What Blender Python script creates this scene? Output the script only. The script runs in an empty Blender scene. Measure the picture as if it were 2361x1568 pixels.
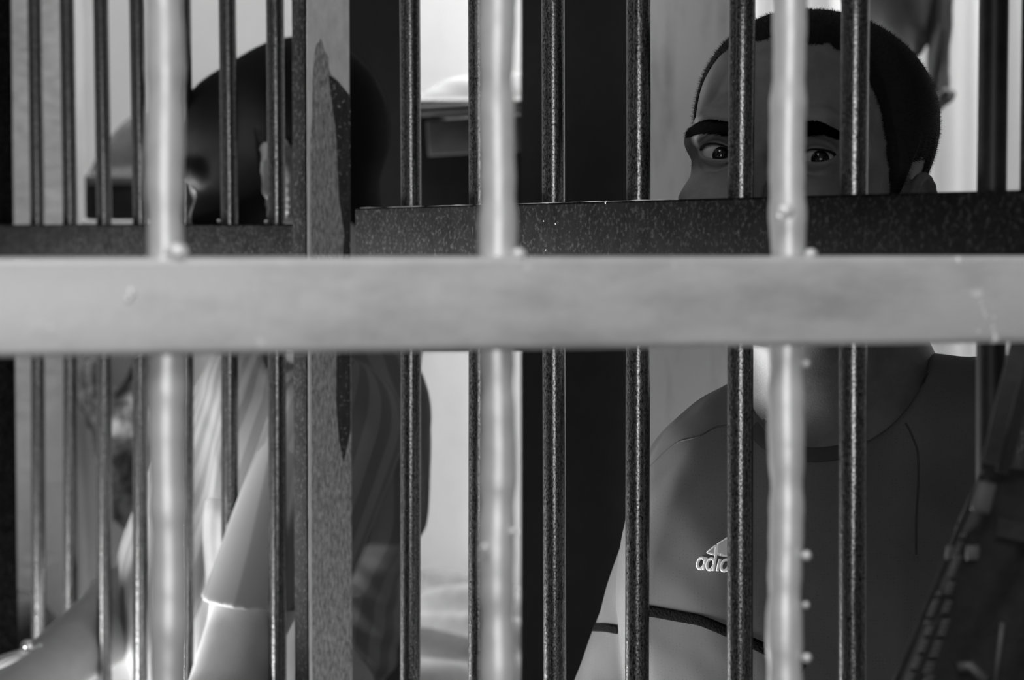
import bpy, bmesh, math, random
import numpy as np
from mathutils import Vector, Matrix
from mathutils.bvhtree import BVHTree
from mathutils.geometry import tessellate_polygon

random.seed(7)
rng = np.random.default_rng(7)
SC = bpy.context.scene
COL = SC.collection
PI = math.pi

# ------------------------------------------------------------------ camera
H = 1.55                       # eye height of the camera
FPX, CX, CY = 5000.0, 1180.5, 784.0
PITCH = math.atan((CY - 555.0) / FPX)
cam_d = bpy.data.cameras.new('camera')
cam_d.sensor_width = 23.6
cam_d.lens = FPX / 2361.0 * 23.6
cam_d.clip_start = 0.05
cam_d.dof.use_dof = True
cam_d.dof.focus_distance = 1.50
cam_d.dof.aperture_fstop = 5.2
cam = bpy.data.objects.new('camera', cam_d)
COL.objects.link(cam)
cam.location = (0, 0, H)
cam.rotation_euler = (PI / 2 - PITCH, 0, 0)
SC.camera = cam
_F = np.array([0, math.cos(PITCH), -math.sin(PITCH)])
_U = np.array([0, math.sin(PITCH), math.cos(PITCH)])


def P(px, py, Y):
    """world point at ground distance Y that the photo shows at (px, py)"""
    d = _F + np.array([1., 0, 0]) * ((px - CX) / FPX) + _U * ((CY - py) / FPX)
    return np.array([0, 0, H]) + d * (Y / d[1])


# ------------------------------------------------------------------ world, light, exposure
SC.view_settings.view_transform = 'Standard'
SC.view_settings.look = 'None'
SC.view_settings.exposure = 0.0
SC.view_settings.gamma = 1.0
SC.view_settings.use_curve_mapping = False
W = bpy.data.worlds.new('overcast_sky')
SC.world = W
W.use_nodes = True
W.node_tree.nodes['Background'].inputs[0].default_value = (1, 1, 1, 1)
W.node_tree.nodes['Background'].inputs[1].default_value = 0.045
SC.cycles.use_denoising = True
SC.cycles.max_bounces = 6
SC.cycles.sample_clamp_indirect = 4.0


def area(name, loc, target, sx, sy, radiance, spread=180):
    d = bpy.data.lights.new(name, 'AREA')
    d.shape = 'RECTANGLE'
    d.size, d.size_y = sx, sy
    d.energy = radiance * PI * sx * sy
    d.spread = math.radians(spread)
    o = bpy.data.objects.new(name, d)
    COL.objects.link(o)
    o.location = loc
    v = Vector(target) - Vector(loc)
    o.rotation_euler = v.to_track_quat('-Z', 'Y').to_euler()
    return o


area('open_yard_daylight', (0.06, -0.75, H - 0.05), (0.0, 0.95, H - 0.02), 0.80, 0.80, 4.4)
area('high_sky_daylight', (-0.20, -0.25, H + 1.9), (0.0, 0.95, H), 1.6, 1.0, 6.0)
area('sunlit_floor_bounce', (-1.15, 2.30, 0.32), (0.06, 1.68, H + 0.05), 1.0, 1.0, 22.0, 84)
area('forearm_fill', (-1.20, 1.12, H - 0.90), (-0.36, 1.98, H - 0.52), 0.5, 0.5, 3.0, 50)  # fill lamp added to brighten the left man's forearms
area('light_well_daylight', (0.15, 2.80, H + 3.2), (0.15, 3.30, H - 0.9), 2.8, 0.25, 48.0, 70)


# ------------------------------------------------------------------ materials
def g(v):
    v /= 255.0
    return v / 12.92 if v <= 0.04045 else ((v + 0.055) / 1.055) ** 2.4


def mat(name, base, rough=0.6, metal=0.0, spec=0.5, var=0.0, scale=(20, 20, 20), base2=None,
        detail=5, lo=0.35, hi=0.65, bump=0.0, bscale=200.0, rough2=None, specks=None):
    """grey principled material; noise in object space mixes base -> base2; optional worn specks"""
    m = bpy.data.materials.new(name)
    m.use_nodes = True
    nt = m.node_tree
    b = nt.nodes['Principled BSDF']
    b.inputs['Roughness'].default_value = rough
    b.inputs['Metallic'].default_value = metal
    b.inputs['Specular IOR Level'].default_value = spec
    b.inputs['Base Color'].default_value = (base, base, base, 1)
    tc = nt.nodes.new('ShaderNodeTexCoord')
    col = None
    if base2 is not None:
        mp = nt.nodes.new('ShaderNodeMapping')
        mp.inputs['Scale'].default_value = scale
        n = nt.nodes.new('ShaderNodeTexNoise')
        n.inputs['Scale'].default_value = 1.0
        n.inputs['Detail'].default_value = detail
        n.inputs['Roughness'].default_value = 0.65
        r = nt.nodes.new('ShaderNodeValToRGB')
        r.color_ramp.elements[0].position = lo
        r.color_ramp.elements[1].position = hi
        r.color_ramp.elements[0].color = (base, base, base, 1)
        r.color_ramp.elements[1].color = (base2, base2, base2, 1)
        nt.links.new(tc.outputs['Object'], mp.inputs['Vector'])
        nt.links.new(mp.outputs[0], n.inputs['Vector'])
        nt.links.new(n.outputs['Fac'], r.inputs[0])
        col = r.outputs[0]
        if rough2 is not None:
            mr = nt.nodes.new('ShaderNodeMapRange')
            mr.inputs['From Min'].default_value = lo
            mr.inputs['From Max'].default_value = hi
            mr.inputs['To Min'].default_value = rough
            mr.inputs['To Max'].default_value = rough2
            nt.links.new(n.outputs['Fac'], mr.inputs['Value'])
            nt.links.new(mr.outputs[0], b.inputs['Roughness'])
    if specks is not None:
        sval, sscale, slo, shi = specks
        n2 = nt.nodes.new('ShaderNodeTexNoise')
        n2.inputs['Scale'].default_value = sscale
        n2.inputs['Detail'].default_value = 3
        n2.inputs['Roughness'].default_value = 0.55
        r2 = nt.nodes.new('ShaderNodeValToRGB')
        r2.color_ramp.elements[0].position = slo
        r2.color_ramp.elements[1].position = shi
        mx = nt.nodes.new('ShaderNodeMix')
        mx.data_type = 'RGBA'
        nt.links.new(tc.outputs['Object'], n2.inputs['Vector'])
        nt.links.new(n2.outputs['Fac'], r2.inputs[0])
        nt.links.new(r2.outputs[0], mx.inputs[0])
        if col is not None:
            nt.links.new(col, mx.inputs[6])
        else:
            mx.inputs[6].default_value = (base, base, base, 1)
        mx.inputs[7].default_value = (sval, sval, sval, 1)
        col = mx.outputs[2]
    if col is not None:
        nt.links.new(col, b.inputs['Base Color'])
    if bump > 0:
        n3 = nt.nodes.new('ShaderNodeTexNoise')
        n3.inputs['Scale'].default_value = bscale
        n3.inputs['Detail'].default_value = 4
        bp = nt.nodes.new('ShaderNodeBump')
        bp.inputs['Strength'].default_value = bump
        bp.inputs['Distance'].default_value = 0.002
        nt.links.new(tc.outputs['Object'], n3.inputs['Vector'])
        nt.links.new(n3.outputs['Fac'], bp.inputs['Height'])
        nt.links.new(bp.outputs[0], b.inputs['Normal'])
    return m


M = {}
M['front'] = mat('pale_worn_paint', 0.62, 0.42, 0.1, base2=0.36, scale=(8, 8, 24), lo=0.46, hi=0.74,
                 bump=0.12, bscale=120, specks=(0.80, 75, 0.68, 0.76))
M['unlit_rod'] = mat('rod_without_highlight', 0.012, 0.4, 0.0, spec=0.25, base2=0.02, scale=(60, 60, 60))  # missing highlight of the last gate bar, put into a darker colour
M['front_bar'] = mat('pale_worn_rod', 0.80, 0.40, 0.35, spec=0.4, base2=0.58, scale=(30, 30, 20), lo=0.5, hi=0.75, bump=0.12, bscale=120)
M['front_weld'] = mat('pale_weld', 0.85, 0.35, 0.2)
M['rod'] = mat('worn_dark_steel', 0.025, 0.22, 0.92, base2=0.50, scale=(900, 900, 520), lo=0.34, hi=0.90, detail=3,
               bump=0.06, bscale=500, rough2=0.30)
M['rail'] = mat('dark_gate_paint', 0.003, 0.72, 0.0, spec=0.04, base2=0.008, scale=(60, 60, 60),
                bump=0.03, bscale=300, specks=(0.05, 320, 0.52, 0.82))
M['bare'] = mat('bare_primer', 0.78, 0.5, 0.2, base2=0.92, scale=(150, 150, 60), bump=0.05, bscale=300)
M['film'] = mat('streaked_dark_paint', 0.25, 0.42, 0.3, base2=0.80, scale=(620, 620, 150), lo=0.38, hi=0.74, detail=6,
                bump=0.06, bscale=350, specks=(0.75, 420, 0.64, 0.74))
M['post_dark'] = mat('thick_dark_paint', 0.035, 0.5, spec=0.3, base2=0.06, scale=(200, 200, 60), specks=(0.40, 330, 0.60, 0.74))
M['weld'] = mat('bright_weld_spatter', 0.75, 0.3, 0.4)
M['plaster'] = mat('pale_plaster', 0.62, 0.9, base2=0.57, scale=(3, 3, 3))
M['plaster_rough'] = mat('stained_plaster', 0.36, 0.9, base2=0.48, scale=(14, 14, 6), bump=0.3, bscale=60)
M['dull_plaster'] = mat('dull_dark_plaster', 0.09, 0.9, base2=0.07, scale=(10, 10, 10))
M['white'] = mat('white_plaster', 0.84, 0.9, base2=0.72, scale=(5, 5, 3), lo=0.45, hi=0.75)
M['pier'] = mat('grey_plaster', 0.80, 0.9, base2=0.52, scale=(34, 34, 5), lo=0.52, hi=0.72)
M['black'] = mat('near_black_paint', 0.012, 0.7, spec=0.2, base2=0.016, scale=(40, 40, 40))
M['dark'] = mat('dark_grey', 0.035, 0.7, base2=0.05, scale=(30, 30, 30))
M['mid'] = mat('mid_grey', 0.030, 0.7, base2=0.05, scale=(30, 30, 30))
M['concrete'] = mat('concrete', 0.11, 0.9, base2=0.08, scale=(4, 4, 4))
M['curtain'] = mat('white_curtain_cloth', 0.78, 0.9, base2=0.70, scale=(50, 50, 3))
M['sheet'] = mat('grey_bed_linen', 0.15, 0.9, base2=0.10, scale=(20, 20, 20))
M['blanket'] = mat('pale_blanket', 0.22, 0.9, base2=0.19, scale=(20, 20, 20))
M['garment'] = mat('dark_cloth', 0.13, 0.9, base2=0.18, scale=(30, 30, 12))
M['grey_cloth'] = mat('grey_cloth', 0.028, 0.9, base2=0.016, scale=(40, 40, 40))
M['pattern'] = mat('patterned_dark_cloth', 0.03, 0.9, base2=0.20, scale=(45, 45, 30), lo=0.45, hi=0.6)
M['chrome'] = mat('bright_steel', 0.75, 0.2, 0.9)
M['skin1'] = mat('brown_skin', 0.150, 0.48, spec=0.3, base2=0.105, scale=(40, 40, 40), bump=0.15, bscale=900)
M['skin2'] = mat('dark_brown_skin', 0.32, 0.5, spec=0.3, base2=0.28, scale=(30, 30, 30), bump=0.15, bscale=700)
M['hair'] = mat('black_hair', 0.006, 0.7, spec=0.12)
M['brow'] = mat('black_brow_hair', 0.0015, 0.9, spec=0.02)
M['sclera'] = mat('eye_white', 0.30, 0.12, spec=0.6)
M['iris'] = mat('dark_iris', 0.004, 0.06, spec=0.35)
M['pupil'] = mat('pupil_black', 0.003, 0.05, spec=0.8)
M['trouser'] = mat('dark_trousers', 0.03, 0.9)
M['shoe'] = mat('dark_shoe', 0.02, 0.5)
M['piping'] = mat('black_piping', 0.003, 0.9, spec=0.05, bump=0.6, bscale=600)
M['collar'] = mat('dark_collar_rib', 0.045, 0.9)
M['logo'] = mat('white_embroidery', 0.95, 0.7, bump=0.4, bscale=1500)
M['logo_fill'] = mat('grey_embroidery', 0.60, 0.7, bump=0.4, bscale=1500)
M['bag'] = mat('dark_bag_fabric', 0.011, 0.85, spec=0.2, base2=0.018, scale=(90, 90, 90), bump=0.3, bscale=400)
M['webbing'] = mat('grey_webbing', 0.028, 0.8, spec=0.15, base2=0.02, scale=(200, 200, 200))
M['buckle'] = mat('grey_plastic', 0.045, 0.5)
M['teeth'] = mat('zipper_metal', 0.06, 0.5, 0.2)


def jersey_material():
    m = mat('grey_mesh_jersey', 0.10, 0.75, base2=0.088, scale=(25, 25, 25))
    nt = m.node_tree
    b = nt.nodes['Principled BSDF']
    old = b.inputs['Base Color'].links[0].from_socket
    tc = [n for n in nt.nodes if n.type == 'TEX_COORD'][0]
    v = nt.nodes.new('ShaderNodeTexVoronoi')
    v.inputs['Scale'].default_value = 430
    v.inputs['Randomness'].default_value = 0.35
    r = nt.nodes.new('ShaderNodeValToRGB')
    r.color_ramp.elements[0].position = 0.13
    r.color_ramp.elements[0].color = (0.68, 0.68, 0.68, 1)
    r.color_ramp.elements[1].position = 0.24
    mx = nt.nodes.new('ShaderNodeMix')
    mx.data_type = 'RGBA'
    mx.blend_type = 'MULTIPLY'
    mx.inputs[0].default_value = 1.0
    nt.links.new(tc.outputs['Object'], v.inputs['Vector'])
    nt.links.new(v.outputs['Distance'], r.inputs[0])
    nt.links.new(old, mx.inputs[6])
    nt.links.new(r.outputs[0], mx.inputs[7])
    nt.links.new(mx.outputs[2], b.inputs['Base Color'])
    return m


def striped_material():
    m = mat('pale_striped_shirt', 0.34, 0.85)
    nt = m.node_tree
    b = nt.nodes['Principled BSDF']
    at = nt.nodes.new('ShaderNodeAttribute')
    at.attribute_name = 'stripe'
    r = nt.nodes.new('ShaderNodeValToRGB')
    r.color_ramp.interpolation = 'EASE'
    e = r.color_ramp.elements
    e[0].position, e[1].position = 0.40, 0.60
    e[0].color = (0.11, 0.11, 0.11, 1)
    e[1].color = (0.17, 0.17, 0.17, 1)
    nt.links.new(at.outputs['Fac'], r.inputs[0])
    nt.links.new(r.outputs[0], b.inputs['Base Color'])
    return m


M['jersey'] = jersey_material()
M['stripe'] = striped_material()


# ------------------------------------------------------------------ object helpers
def empty(name, loc, label, cat, group=None):
    o = bpy.data.objects.new(name, None)
    COL.objects.link(o)
    o.location = loc
    o.empty_display_size = 0.05
    o['label'] = label
    o['category'] = cat
    if group:
        o['group'] = group
    return o


def tag(o, label, cat, group=None):
    o['label'] = label
    o['category'] = cat
    if group:
        o['group'] = group
    return o


def structure(o):
    o['kind'] = 'structure'
    return o


def link_mesh(name, me, m, parent=None, smooth=True, mats=None):
    o = bpy.data.objects.new(name, me)
    COL.objects.link(o)
    for x in (mats or [m]):
        me.materials.append(x)
    if smooth:
        me.polygons.foreach_set('use_smooth', np.ones(len(me.polygons), dtype=bool))
    if parent is not None:
        o.parent = parent
        if parent.parent is None:
            o.matrix_parent_inverse = Matrix.Translation(-parent.location)
    me.update()
    return o


def from_arrays(name, V, faces, m, parent=None, smooth=True, mats=None):
    me = bpy.data.meshes.new(name)
    me.from_pydata([tuple(v) for v in np.asarray(V, float)], [], [tuple(int(i) for i in f) for f in faces])
    return link_mesh(name, me, m, parent, smooth, mats)


class MB:
    """collects shapes of ONE part"""
    def __init__(self):
        self.v, self.f, self.mi = [], [], []

    def add(self, V, F, mi=0):
        o = len(self.v)
        self.v += [tuple(map(float, x)) for x in V]
        self.f += [tuple(int(i) + o for i in f) for f in F]
        self.mi += [mi] * len(F)

    def box(self, c, s, R=None, mi=0, bev=0.0):
        s = np.array(s) / 2
        if bev <= 0:
            V = np.array([[x, y, z] for x in (-1, 1) for y in (-1, 1) for z in (-1, 1)]) * s
            F = [(0, 1, 3, 2), (4, 6, 7, 5), (0, 4, 5, 1), (2, 3, 7, 6), (0, 2, 6, 4), (1, 5, 7, 3)]
        else:
            bm = bmesh.new()
            bmesh.ops.create_cube(bm, size=1.0)
            for v in bm.verts:
                v.co = Vector((v.co.x * 2 * s[0], v.co.y * 2 * s[1], v.co.z * 2 * s[2]))
            bmesh.ops.bevel(bm, geom=bm.edges[:], offset=bev, segments=3, affect='EDGES', profile=0.5)
            bm.verts.index_update()
            V = np.array([v.co[:] for v in bm.verts])
            F = [tuple(v.index for v in f.verts) for f in bm.faces]
            bm.free()
        if R is not None:
            V = V @ np.array(R).T
        self.add(V + np.array(c), F, mi)

    def tube(self, pts, rad, n=20, mi=0, caps=True):
        pts = [np.array(p, float) for p in pts]
        if not hasattr(rad, '__len__'):
            rad = [rad] * len(pts)
        V, F = [], []
        up = np.array([0, 0, 1.])
        prev = None
        for i, p in enumerate(pts):
            t = pts[min(i + 1, len(pts) - 1)] - pts[max(i - 1, 0)]
            t /= np.linalg.norm(t) + 1e-12
            if prev is None:
                a = np.cross(t, up if abs(t[2]) < 0.9 else np.array([1., 0, 0]))
            else:
                a = prev - t * (prev @ t)
            a /= np.linalg.norm(a) + 1e-12
            prev = a
            b = np.cross(t, a)
            for k in range(n):
                q = 2 * PI * k / n
                V.append(p + (a * math.cos(q) + b * math.sin(q)) * rad[i])
        for i in range(len(pts) - 1):
            for k in range(n):
                F.append((i * n + k, i * n + (k + 1) % n, (i + 1) * n + (k + 1) % n, (i + 1) * n + k))
        if caps:
            F.append(tuple(range(n))[::-1])
            F.append(tuple(range((len(pts) - 1) * n, len(pts) * n)))
        self.add(V, F, mi)

    def sphere(self, c, r, nu=16, nv=10, mi=0):
        r = np.array([r, r, r] if not hasattr(r, '__len__') else r)
        V = [np.array(c) + r * (0, 0, 1)]
        for j in range(1, nv):
            for i in range(nu):
                a, b = 2 * PI * i / nu, PI * j / nv
                V.append(np.array(c) + r * np.array([math.cos(a) * math.sin(b), math.sin(a) * math.sin(b), math.cos(b)]))
        V.append(np.array(c) - r * (0, 0, 1))
        F = [(0, 1 + i, 1 + (i + 1) % nu) for i in range(nu)]
        for j in range(nv - 2):
            for i in range(nu):
                a = 1 + j * nu
                F.append((a + i, a + nu + i, a + nu + (i + 1) % nu, a + (i + 1) % nu))
        a = 1 + (nv - 2) * nu
        F += [(a + i, len(V) - 1, a + (i + 1) % nu) for i in range(nu)]
        self.add(V, F, mi)

    def grid(self, fn, nu, nv, mi=0):
        V = [fn(i / nu, j / nv) for j in range(nv + 1) for i in range(nu + 1)]
        F = [(j * (nu + 1) + i, j * (nu + 1) + i + 1, (j + 1) * (nu + 1) + i + 1, (j + 1) * (nu + 1) + i)
             for j in range(nv) for i in range(nu)]
        self.add(V, F, mi)

    def build(self, name, m, parent=None, smooth=False, mats=None, auto=False):
        me = bpy.data.meshes.new(name)
        me.from_pydata(self.v, [], self.f)
        o = link_mesh(name, me, m, parent, smooth, mats)
        if mats:
            me.polygons.foreach_set('material_index', np.array(self.mi, dtype=np.int32))
        if auto:
            me.polygons.foreach_set('use_smooth', np.ones(len(me.polygons), dtype=bool))
            me.set_sharp_from_angle(angle=math.radians(40))
        me.update()
        return o


def wobble(q, s):
    """smooth cheap 3-D noise, about -1..1, at s cycles per metre"""
    x, y, z = q[..., 0] * s * 6.28, q[..., 1] * s * 6.28, q[..., 2] * s * 6.28
    return (np.sin(x + 1.7 * np.sin(y * .7 + .3)) + np.sin(y * 1.1 + 1.3 * np.sin(z * .8 + 1.1))
            + np.sin(z * .9 + 1.9 * np.sin(x * .6 + 2.1))) / 3


# ------------------------------------------------------------------ signed-distance bodies
class Field:
    def __init__(self):
        self.frames = [(np.eye(3), np.zeros(3))]
        self.ops = []

    def frame(self, R, O):
        self.frames.append((np.array(R, float), np.array(O, float)))
        return len(self.frames) - 1

    def _add(self, fn, c, rad, k, fr, op):
        R, O = self.frames[fr]
        self.ops.append((fn, R @ np.array(c, float) + O, rad, k, fr, op))

    def cap(self, a, b, ra, rb=None, k=.02, fr=0, op='u'):
        a, b = np.array(a, float), np.array(b, float)
        rb = ra if rb is None else rb
        ab = b - a
        L2 = ab @ ab + 1e-12

        def fn(p):
            t = np.clip(((p - a) @ ab) / L2, 0, 1)
            return np.linalg.norm(p - a - t[:, None] * ab, axis=1) - (ra + (rb - ra) * t)
        self._add(fn, (a + b) / 2, math.sqrt(L2) / 2 + max(ra, rb), k, fr, op)

    def chain(self, pts, rads, k=.02, fr=0, op='u'):
        for i in range(len(pts) - 1):
            self.cap(pts[i], pts[i + 1], rads[i], rads[i + 1], k, fr, op)

    def ell(self, c, r, k=.02, fr=0, op='u', R=None):
        c, r = np.array(c, float), np.array(r, float)

        def fn(p):
            q = p - c
            if R is not None:
                q = q @ R
            k0 = np.linalg.norm(q / r, axis=1)
            k1 = np.linalg.norm(q / (r * r), axis=1)
            return k0 * (k0 - 1) / np.maximum(k1, 1e-9)
        self._add(fn, c, float(max(r)), k, fr, op)

    def fn(self, f, c, rad, k=.01, fr=0, op='u'):
        self._add(f, c, rad, k, fr, op)

    def __call__(self, pts, margin=None):
        d = np.full(len(pts), 9.0)
        lo, hi = pts.min(0), pts.max(0)
        cache = {}
        for fn, c, rad, k, fr, op in self.ops:
            if margin is not None:
                gap = np.linalg.norm(np.maximum(0, np.maximum(lo - c, c - hi))) - rad
                if gap > margin + k:
                    continue
            if fr not in cache:
                R, O = self.frames[fr]
                cache[fr] = (pts - O) @ R
            e = fn(cache[fr])
            if op == 'u':
                h = np.clip(.5 + .5 * (d - e) / k, 0, 1)
                d = d + (e - d) * h - k * h * (1 - h)
            elif op == 's':
                h = np.clip(.5 - .5 * (d + e) / k, 0, 1)
                d = d + (-e - d) * h + k * h * (1 - h)
            elif op == 'i':
                h = np.clip(.5 - .5 * (e - d) / k, 0, 1)
                d = e + (d - e) * h + k * h * (1 - h)
            elif op == 'd':
                d = d + e
        return d


def surface(field, lo, hi, h):
    """sparse surface nets: vertices, quads"""
    B = 8
    lo, hi = np.array(lo, float), np.array(hi, float)
    nb = np.ceil((hi - lo) / (h * B)).astype(int)
    ii = np.stack(np.meshgrid(*[np.arange(n) for n in nb], indexing='ij'), -1).reshape(-1, 3)
    cen = lo + (ii + .5) * h * B
    d = np.concatenate([field(c) for c in np.array_split(cen, max(1, len(cen) // 60000))])
    ii = ii[np.abs(d) < h * B * 1.25 + .004]
    sup = ii // 4
    ii = ii[np.lexsort((sup[:, 2], sup[:, 1], sup[:, 0]))]
    nx, ny, nz = nb * B + 2
    q = np.arange(B + 1)
    gq = np.stack(np.meshgrid(q, q, q, indexing='ij'), -1).reshape(-1, 3)
    cid, cpos, edges = [], [], [[], [], []]
    key = (ii // 4) @ np.array([1000000, 1000, 1])
    cuts = np.flatnonzero(np.diff(key)) + 1
    for blk in np.split(ii, cuts):
        for sub in np.array_split(blk, max(1, len(blk) // 64)):
            if len(sub) == 0:
                continue
            idx = sub[:, None, :] * B + gq[None]
            pts = (lo + idx * h).reshape(-1, 3)
            D = field(pts, h * B).reshape(len(sub), B + 1, B + 1, B + 1)
            S = D < 0
            cnt = np.zeros((len(sub), B, B, B))
            acc = np.zeros((len(sub), B, B, B, 3))
            for ax in range(3):
                for u in (0, 1):
                    for w in (0, 1):
                        sl0, sl1 = [slice(None)], [slice(None)]
                        offs = [0, 0, 0]
                        oth = [a for a in range(3) if a != ax]
                        for a in range(3):
                            if a == ax:
                                sl0.append(slice(0, B)); sl1.append(slice(1, B + 1))
                            else:
                                o = u if a == oth[0] else w
                                offs[a] = o
                                sl0.append(slice(o, B + o)); sl1.append(slice(o, B + o))
                        a0, a1 = D[tuple(sl0)], D[tuple(sl1)]
                        cr = S[tuple(sl0)] != S[tuple(sl1)]
                        t = np.where(cr, a0 / np.where(cr, a0 - a1, 1), 0)
                        cnt += cr
                        for a in range(3):
                            acc[..., a] += np.where(cr, t if a == ax else offs[a], 0)
                        if u == 0 and w == 0:
                            z = np.argwhere(cr)
                            if len(z):
                                gi = sub[z[:, 0]] * B + z[:, 1:]
                                edges[ax].append(np.c_[gi, S[tuple(sl0)][tuple(z.T)]])
            z = np.argwhere(cnt > 0)
            if len(z):
                gi = sub[z[:, 0]] * B + z[:, 1:]
                tt = tuple(z.T)
                cid.append((gi[:, 0] * ny + gi[:, 1]) * nz + gi[:, 2])
                cpos.append(lo + (gi + acc[tt] / cnt[tt][:, None]) * h)
    cid = np.concatenate(cid); cpos = np.concatenate(cpos)
    o = np.argsort(cid)
    cid, cpos = cid[o], cpos[o]
    faces = []
    for ax in range(3):
        if not edges[ax]:
            continue
        e = np.concatenate(edges[ax])
        a, b = [(1, 2), (2, 0), (0, 1)][ax]
        gi, s = e[:, :3], e[:, 3].astype(bool)
        quad = []
        for da, db in ((-1, -1), (0, -1), (0, 0), (-1, 0)):
            c = gi.copy()
            c[:, a] += da; c[:, b] += db
            k = (c[:, 0] * ny + c[:, 1]) * nz + c[:, 2]
            j = np.clip(np.searchsorted(cid, k), 0, len(cid) - 1)
            quad.append(np.where((cid[j] == k) & (c.min(1) >= 0), j, -1))
        quad = np.stack(quad, 1)
        quad = np.where(s[:, None], quad, quad[:, ::-1])
        faces.append(quad[(quad >= 0).all(1)])
    return cpos, np.concatenate(faces)


def mesh_np(name, V, F):
    me = bpy.data.meshes.new(name)
    me.vertices.add(len(V))
    me.vertices.foreach_set('co', np.asarray(V, np.float32).ravel())
    k = F.shape[1]
    me.loops.add(F.size)
    me.loops.foreach_set('vertex_index', F.astype(np.int32).ravel())
    me.polygons.add(len(F))
    me.polygons.foreach_set('loop_start', (np.arange(len(F)) * k).astype(np.int32))
    me.update(calc_edges=True)
    return me


def vnormals(V, F):
    n = np.zeros_like(V)
    fn = np.cross(V[F[:, 2]] - V[F[:, 0]], V[F[:, 3 if F.shape[1] > 3 else 1]] - V[F[:, 1 if F.shape[1] > 3 else 0]])
    for c in range(F.shape[1]):
        np.add.at(n, F[:, c], fn)
    return n / (np.linalg.norm(n, axis=1, keepdims=True) + 1e-12)


def relax(V, F, n=1, w=.5):
    for _ in range(n):
        s = np.zeros_like(V); c = np.zeros(len(V))
        k = F.shape[1]
        for a in range(k):
            b = (a + 1) % k
            np.add.at(s, F[:, a], V[F[:, b]]); np.add.at(c, F[:, a], 1)
            np.add.at(s, F[:, b], V[F[:, a]]); np.add.at(c, F[:, b], 1)
        V = V + w * (s / np.maximum(c, 1)[:, None] - V)
    return V


def strands(V, N, dirs, length, width):
    """three-sided hairs: roots V, lean dirs"""
    n = len(V)
    t = N + dirs
    t /= np.linalg.norm(t, axis=1, keepdims=True)
    a = np.cross(t, rng.normal(size=(n, 3))); a /= np.linalg.norm(a, axis=1, keepdims=True)
    b = np.cross(t, a)
    L = length * rng.uniform(.7, 1.2, (n, 1))
    r0 = V - t * .0006
    ring = [r0 + width * (a * math.cos(q) + b * math.sin(q)) for q in (0, 2.094, 4.189)]
    tip = V + t * L
    VV = np.stack(ring + [tip], 1).reshape(-1, 3)
    base = np.arange(n)[:, None] * 4
    F = np.concatenate([base + np.array([0, 1, 3]), base + np.array([1, 2, 3]), base + np.array([2, 0, 3])])
    return VV, F


# ------------------------------------------------------------------ head
EYE = np.array([.0335, -.0735, 0.0])
EYE_R = .0128


def rot(yaw, pitch=0, roll=0):
    """yaw turns the face (-Y) to -X; pitch lifts the chin; roll tips the head to +X"""
    cy, sy = math.cos(yaw), math.sin(yaw)
    Rz = np.array([[cy, sy, 0], [-sy, cy, 0], [0, 0, 1]])
    cp, sp = math.cos(pitch), math.sin(pitch)
    Rx = np.array([[1, 0, 0], [0, cp, sp], [0, -sp, cp]])
    cr, sr = math.cos(roll), math.sin(roll)
    Ry = np.array([[cr, 0, sr], [0, 1, 0], [-sr, 0, cr]])
    return Rz @ Ry @ Rx


def lid_limits(az, s, up, low):
    """upper / lower lid elevation at azimuth az (positive = temple side)"""
    x = np.clip(az / np.where(az > 0, .98, .90), -1, 1)
    env = np.clip(1 - x * x, 0, 1) ** .62
    tilt = .05 * x
    return up * env + tilt, -low * env + tilt


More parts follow.
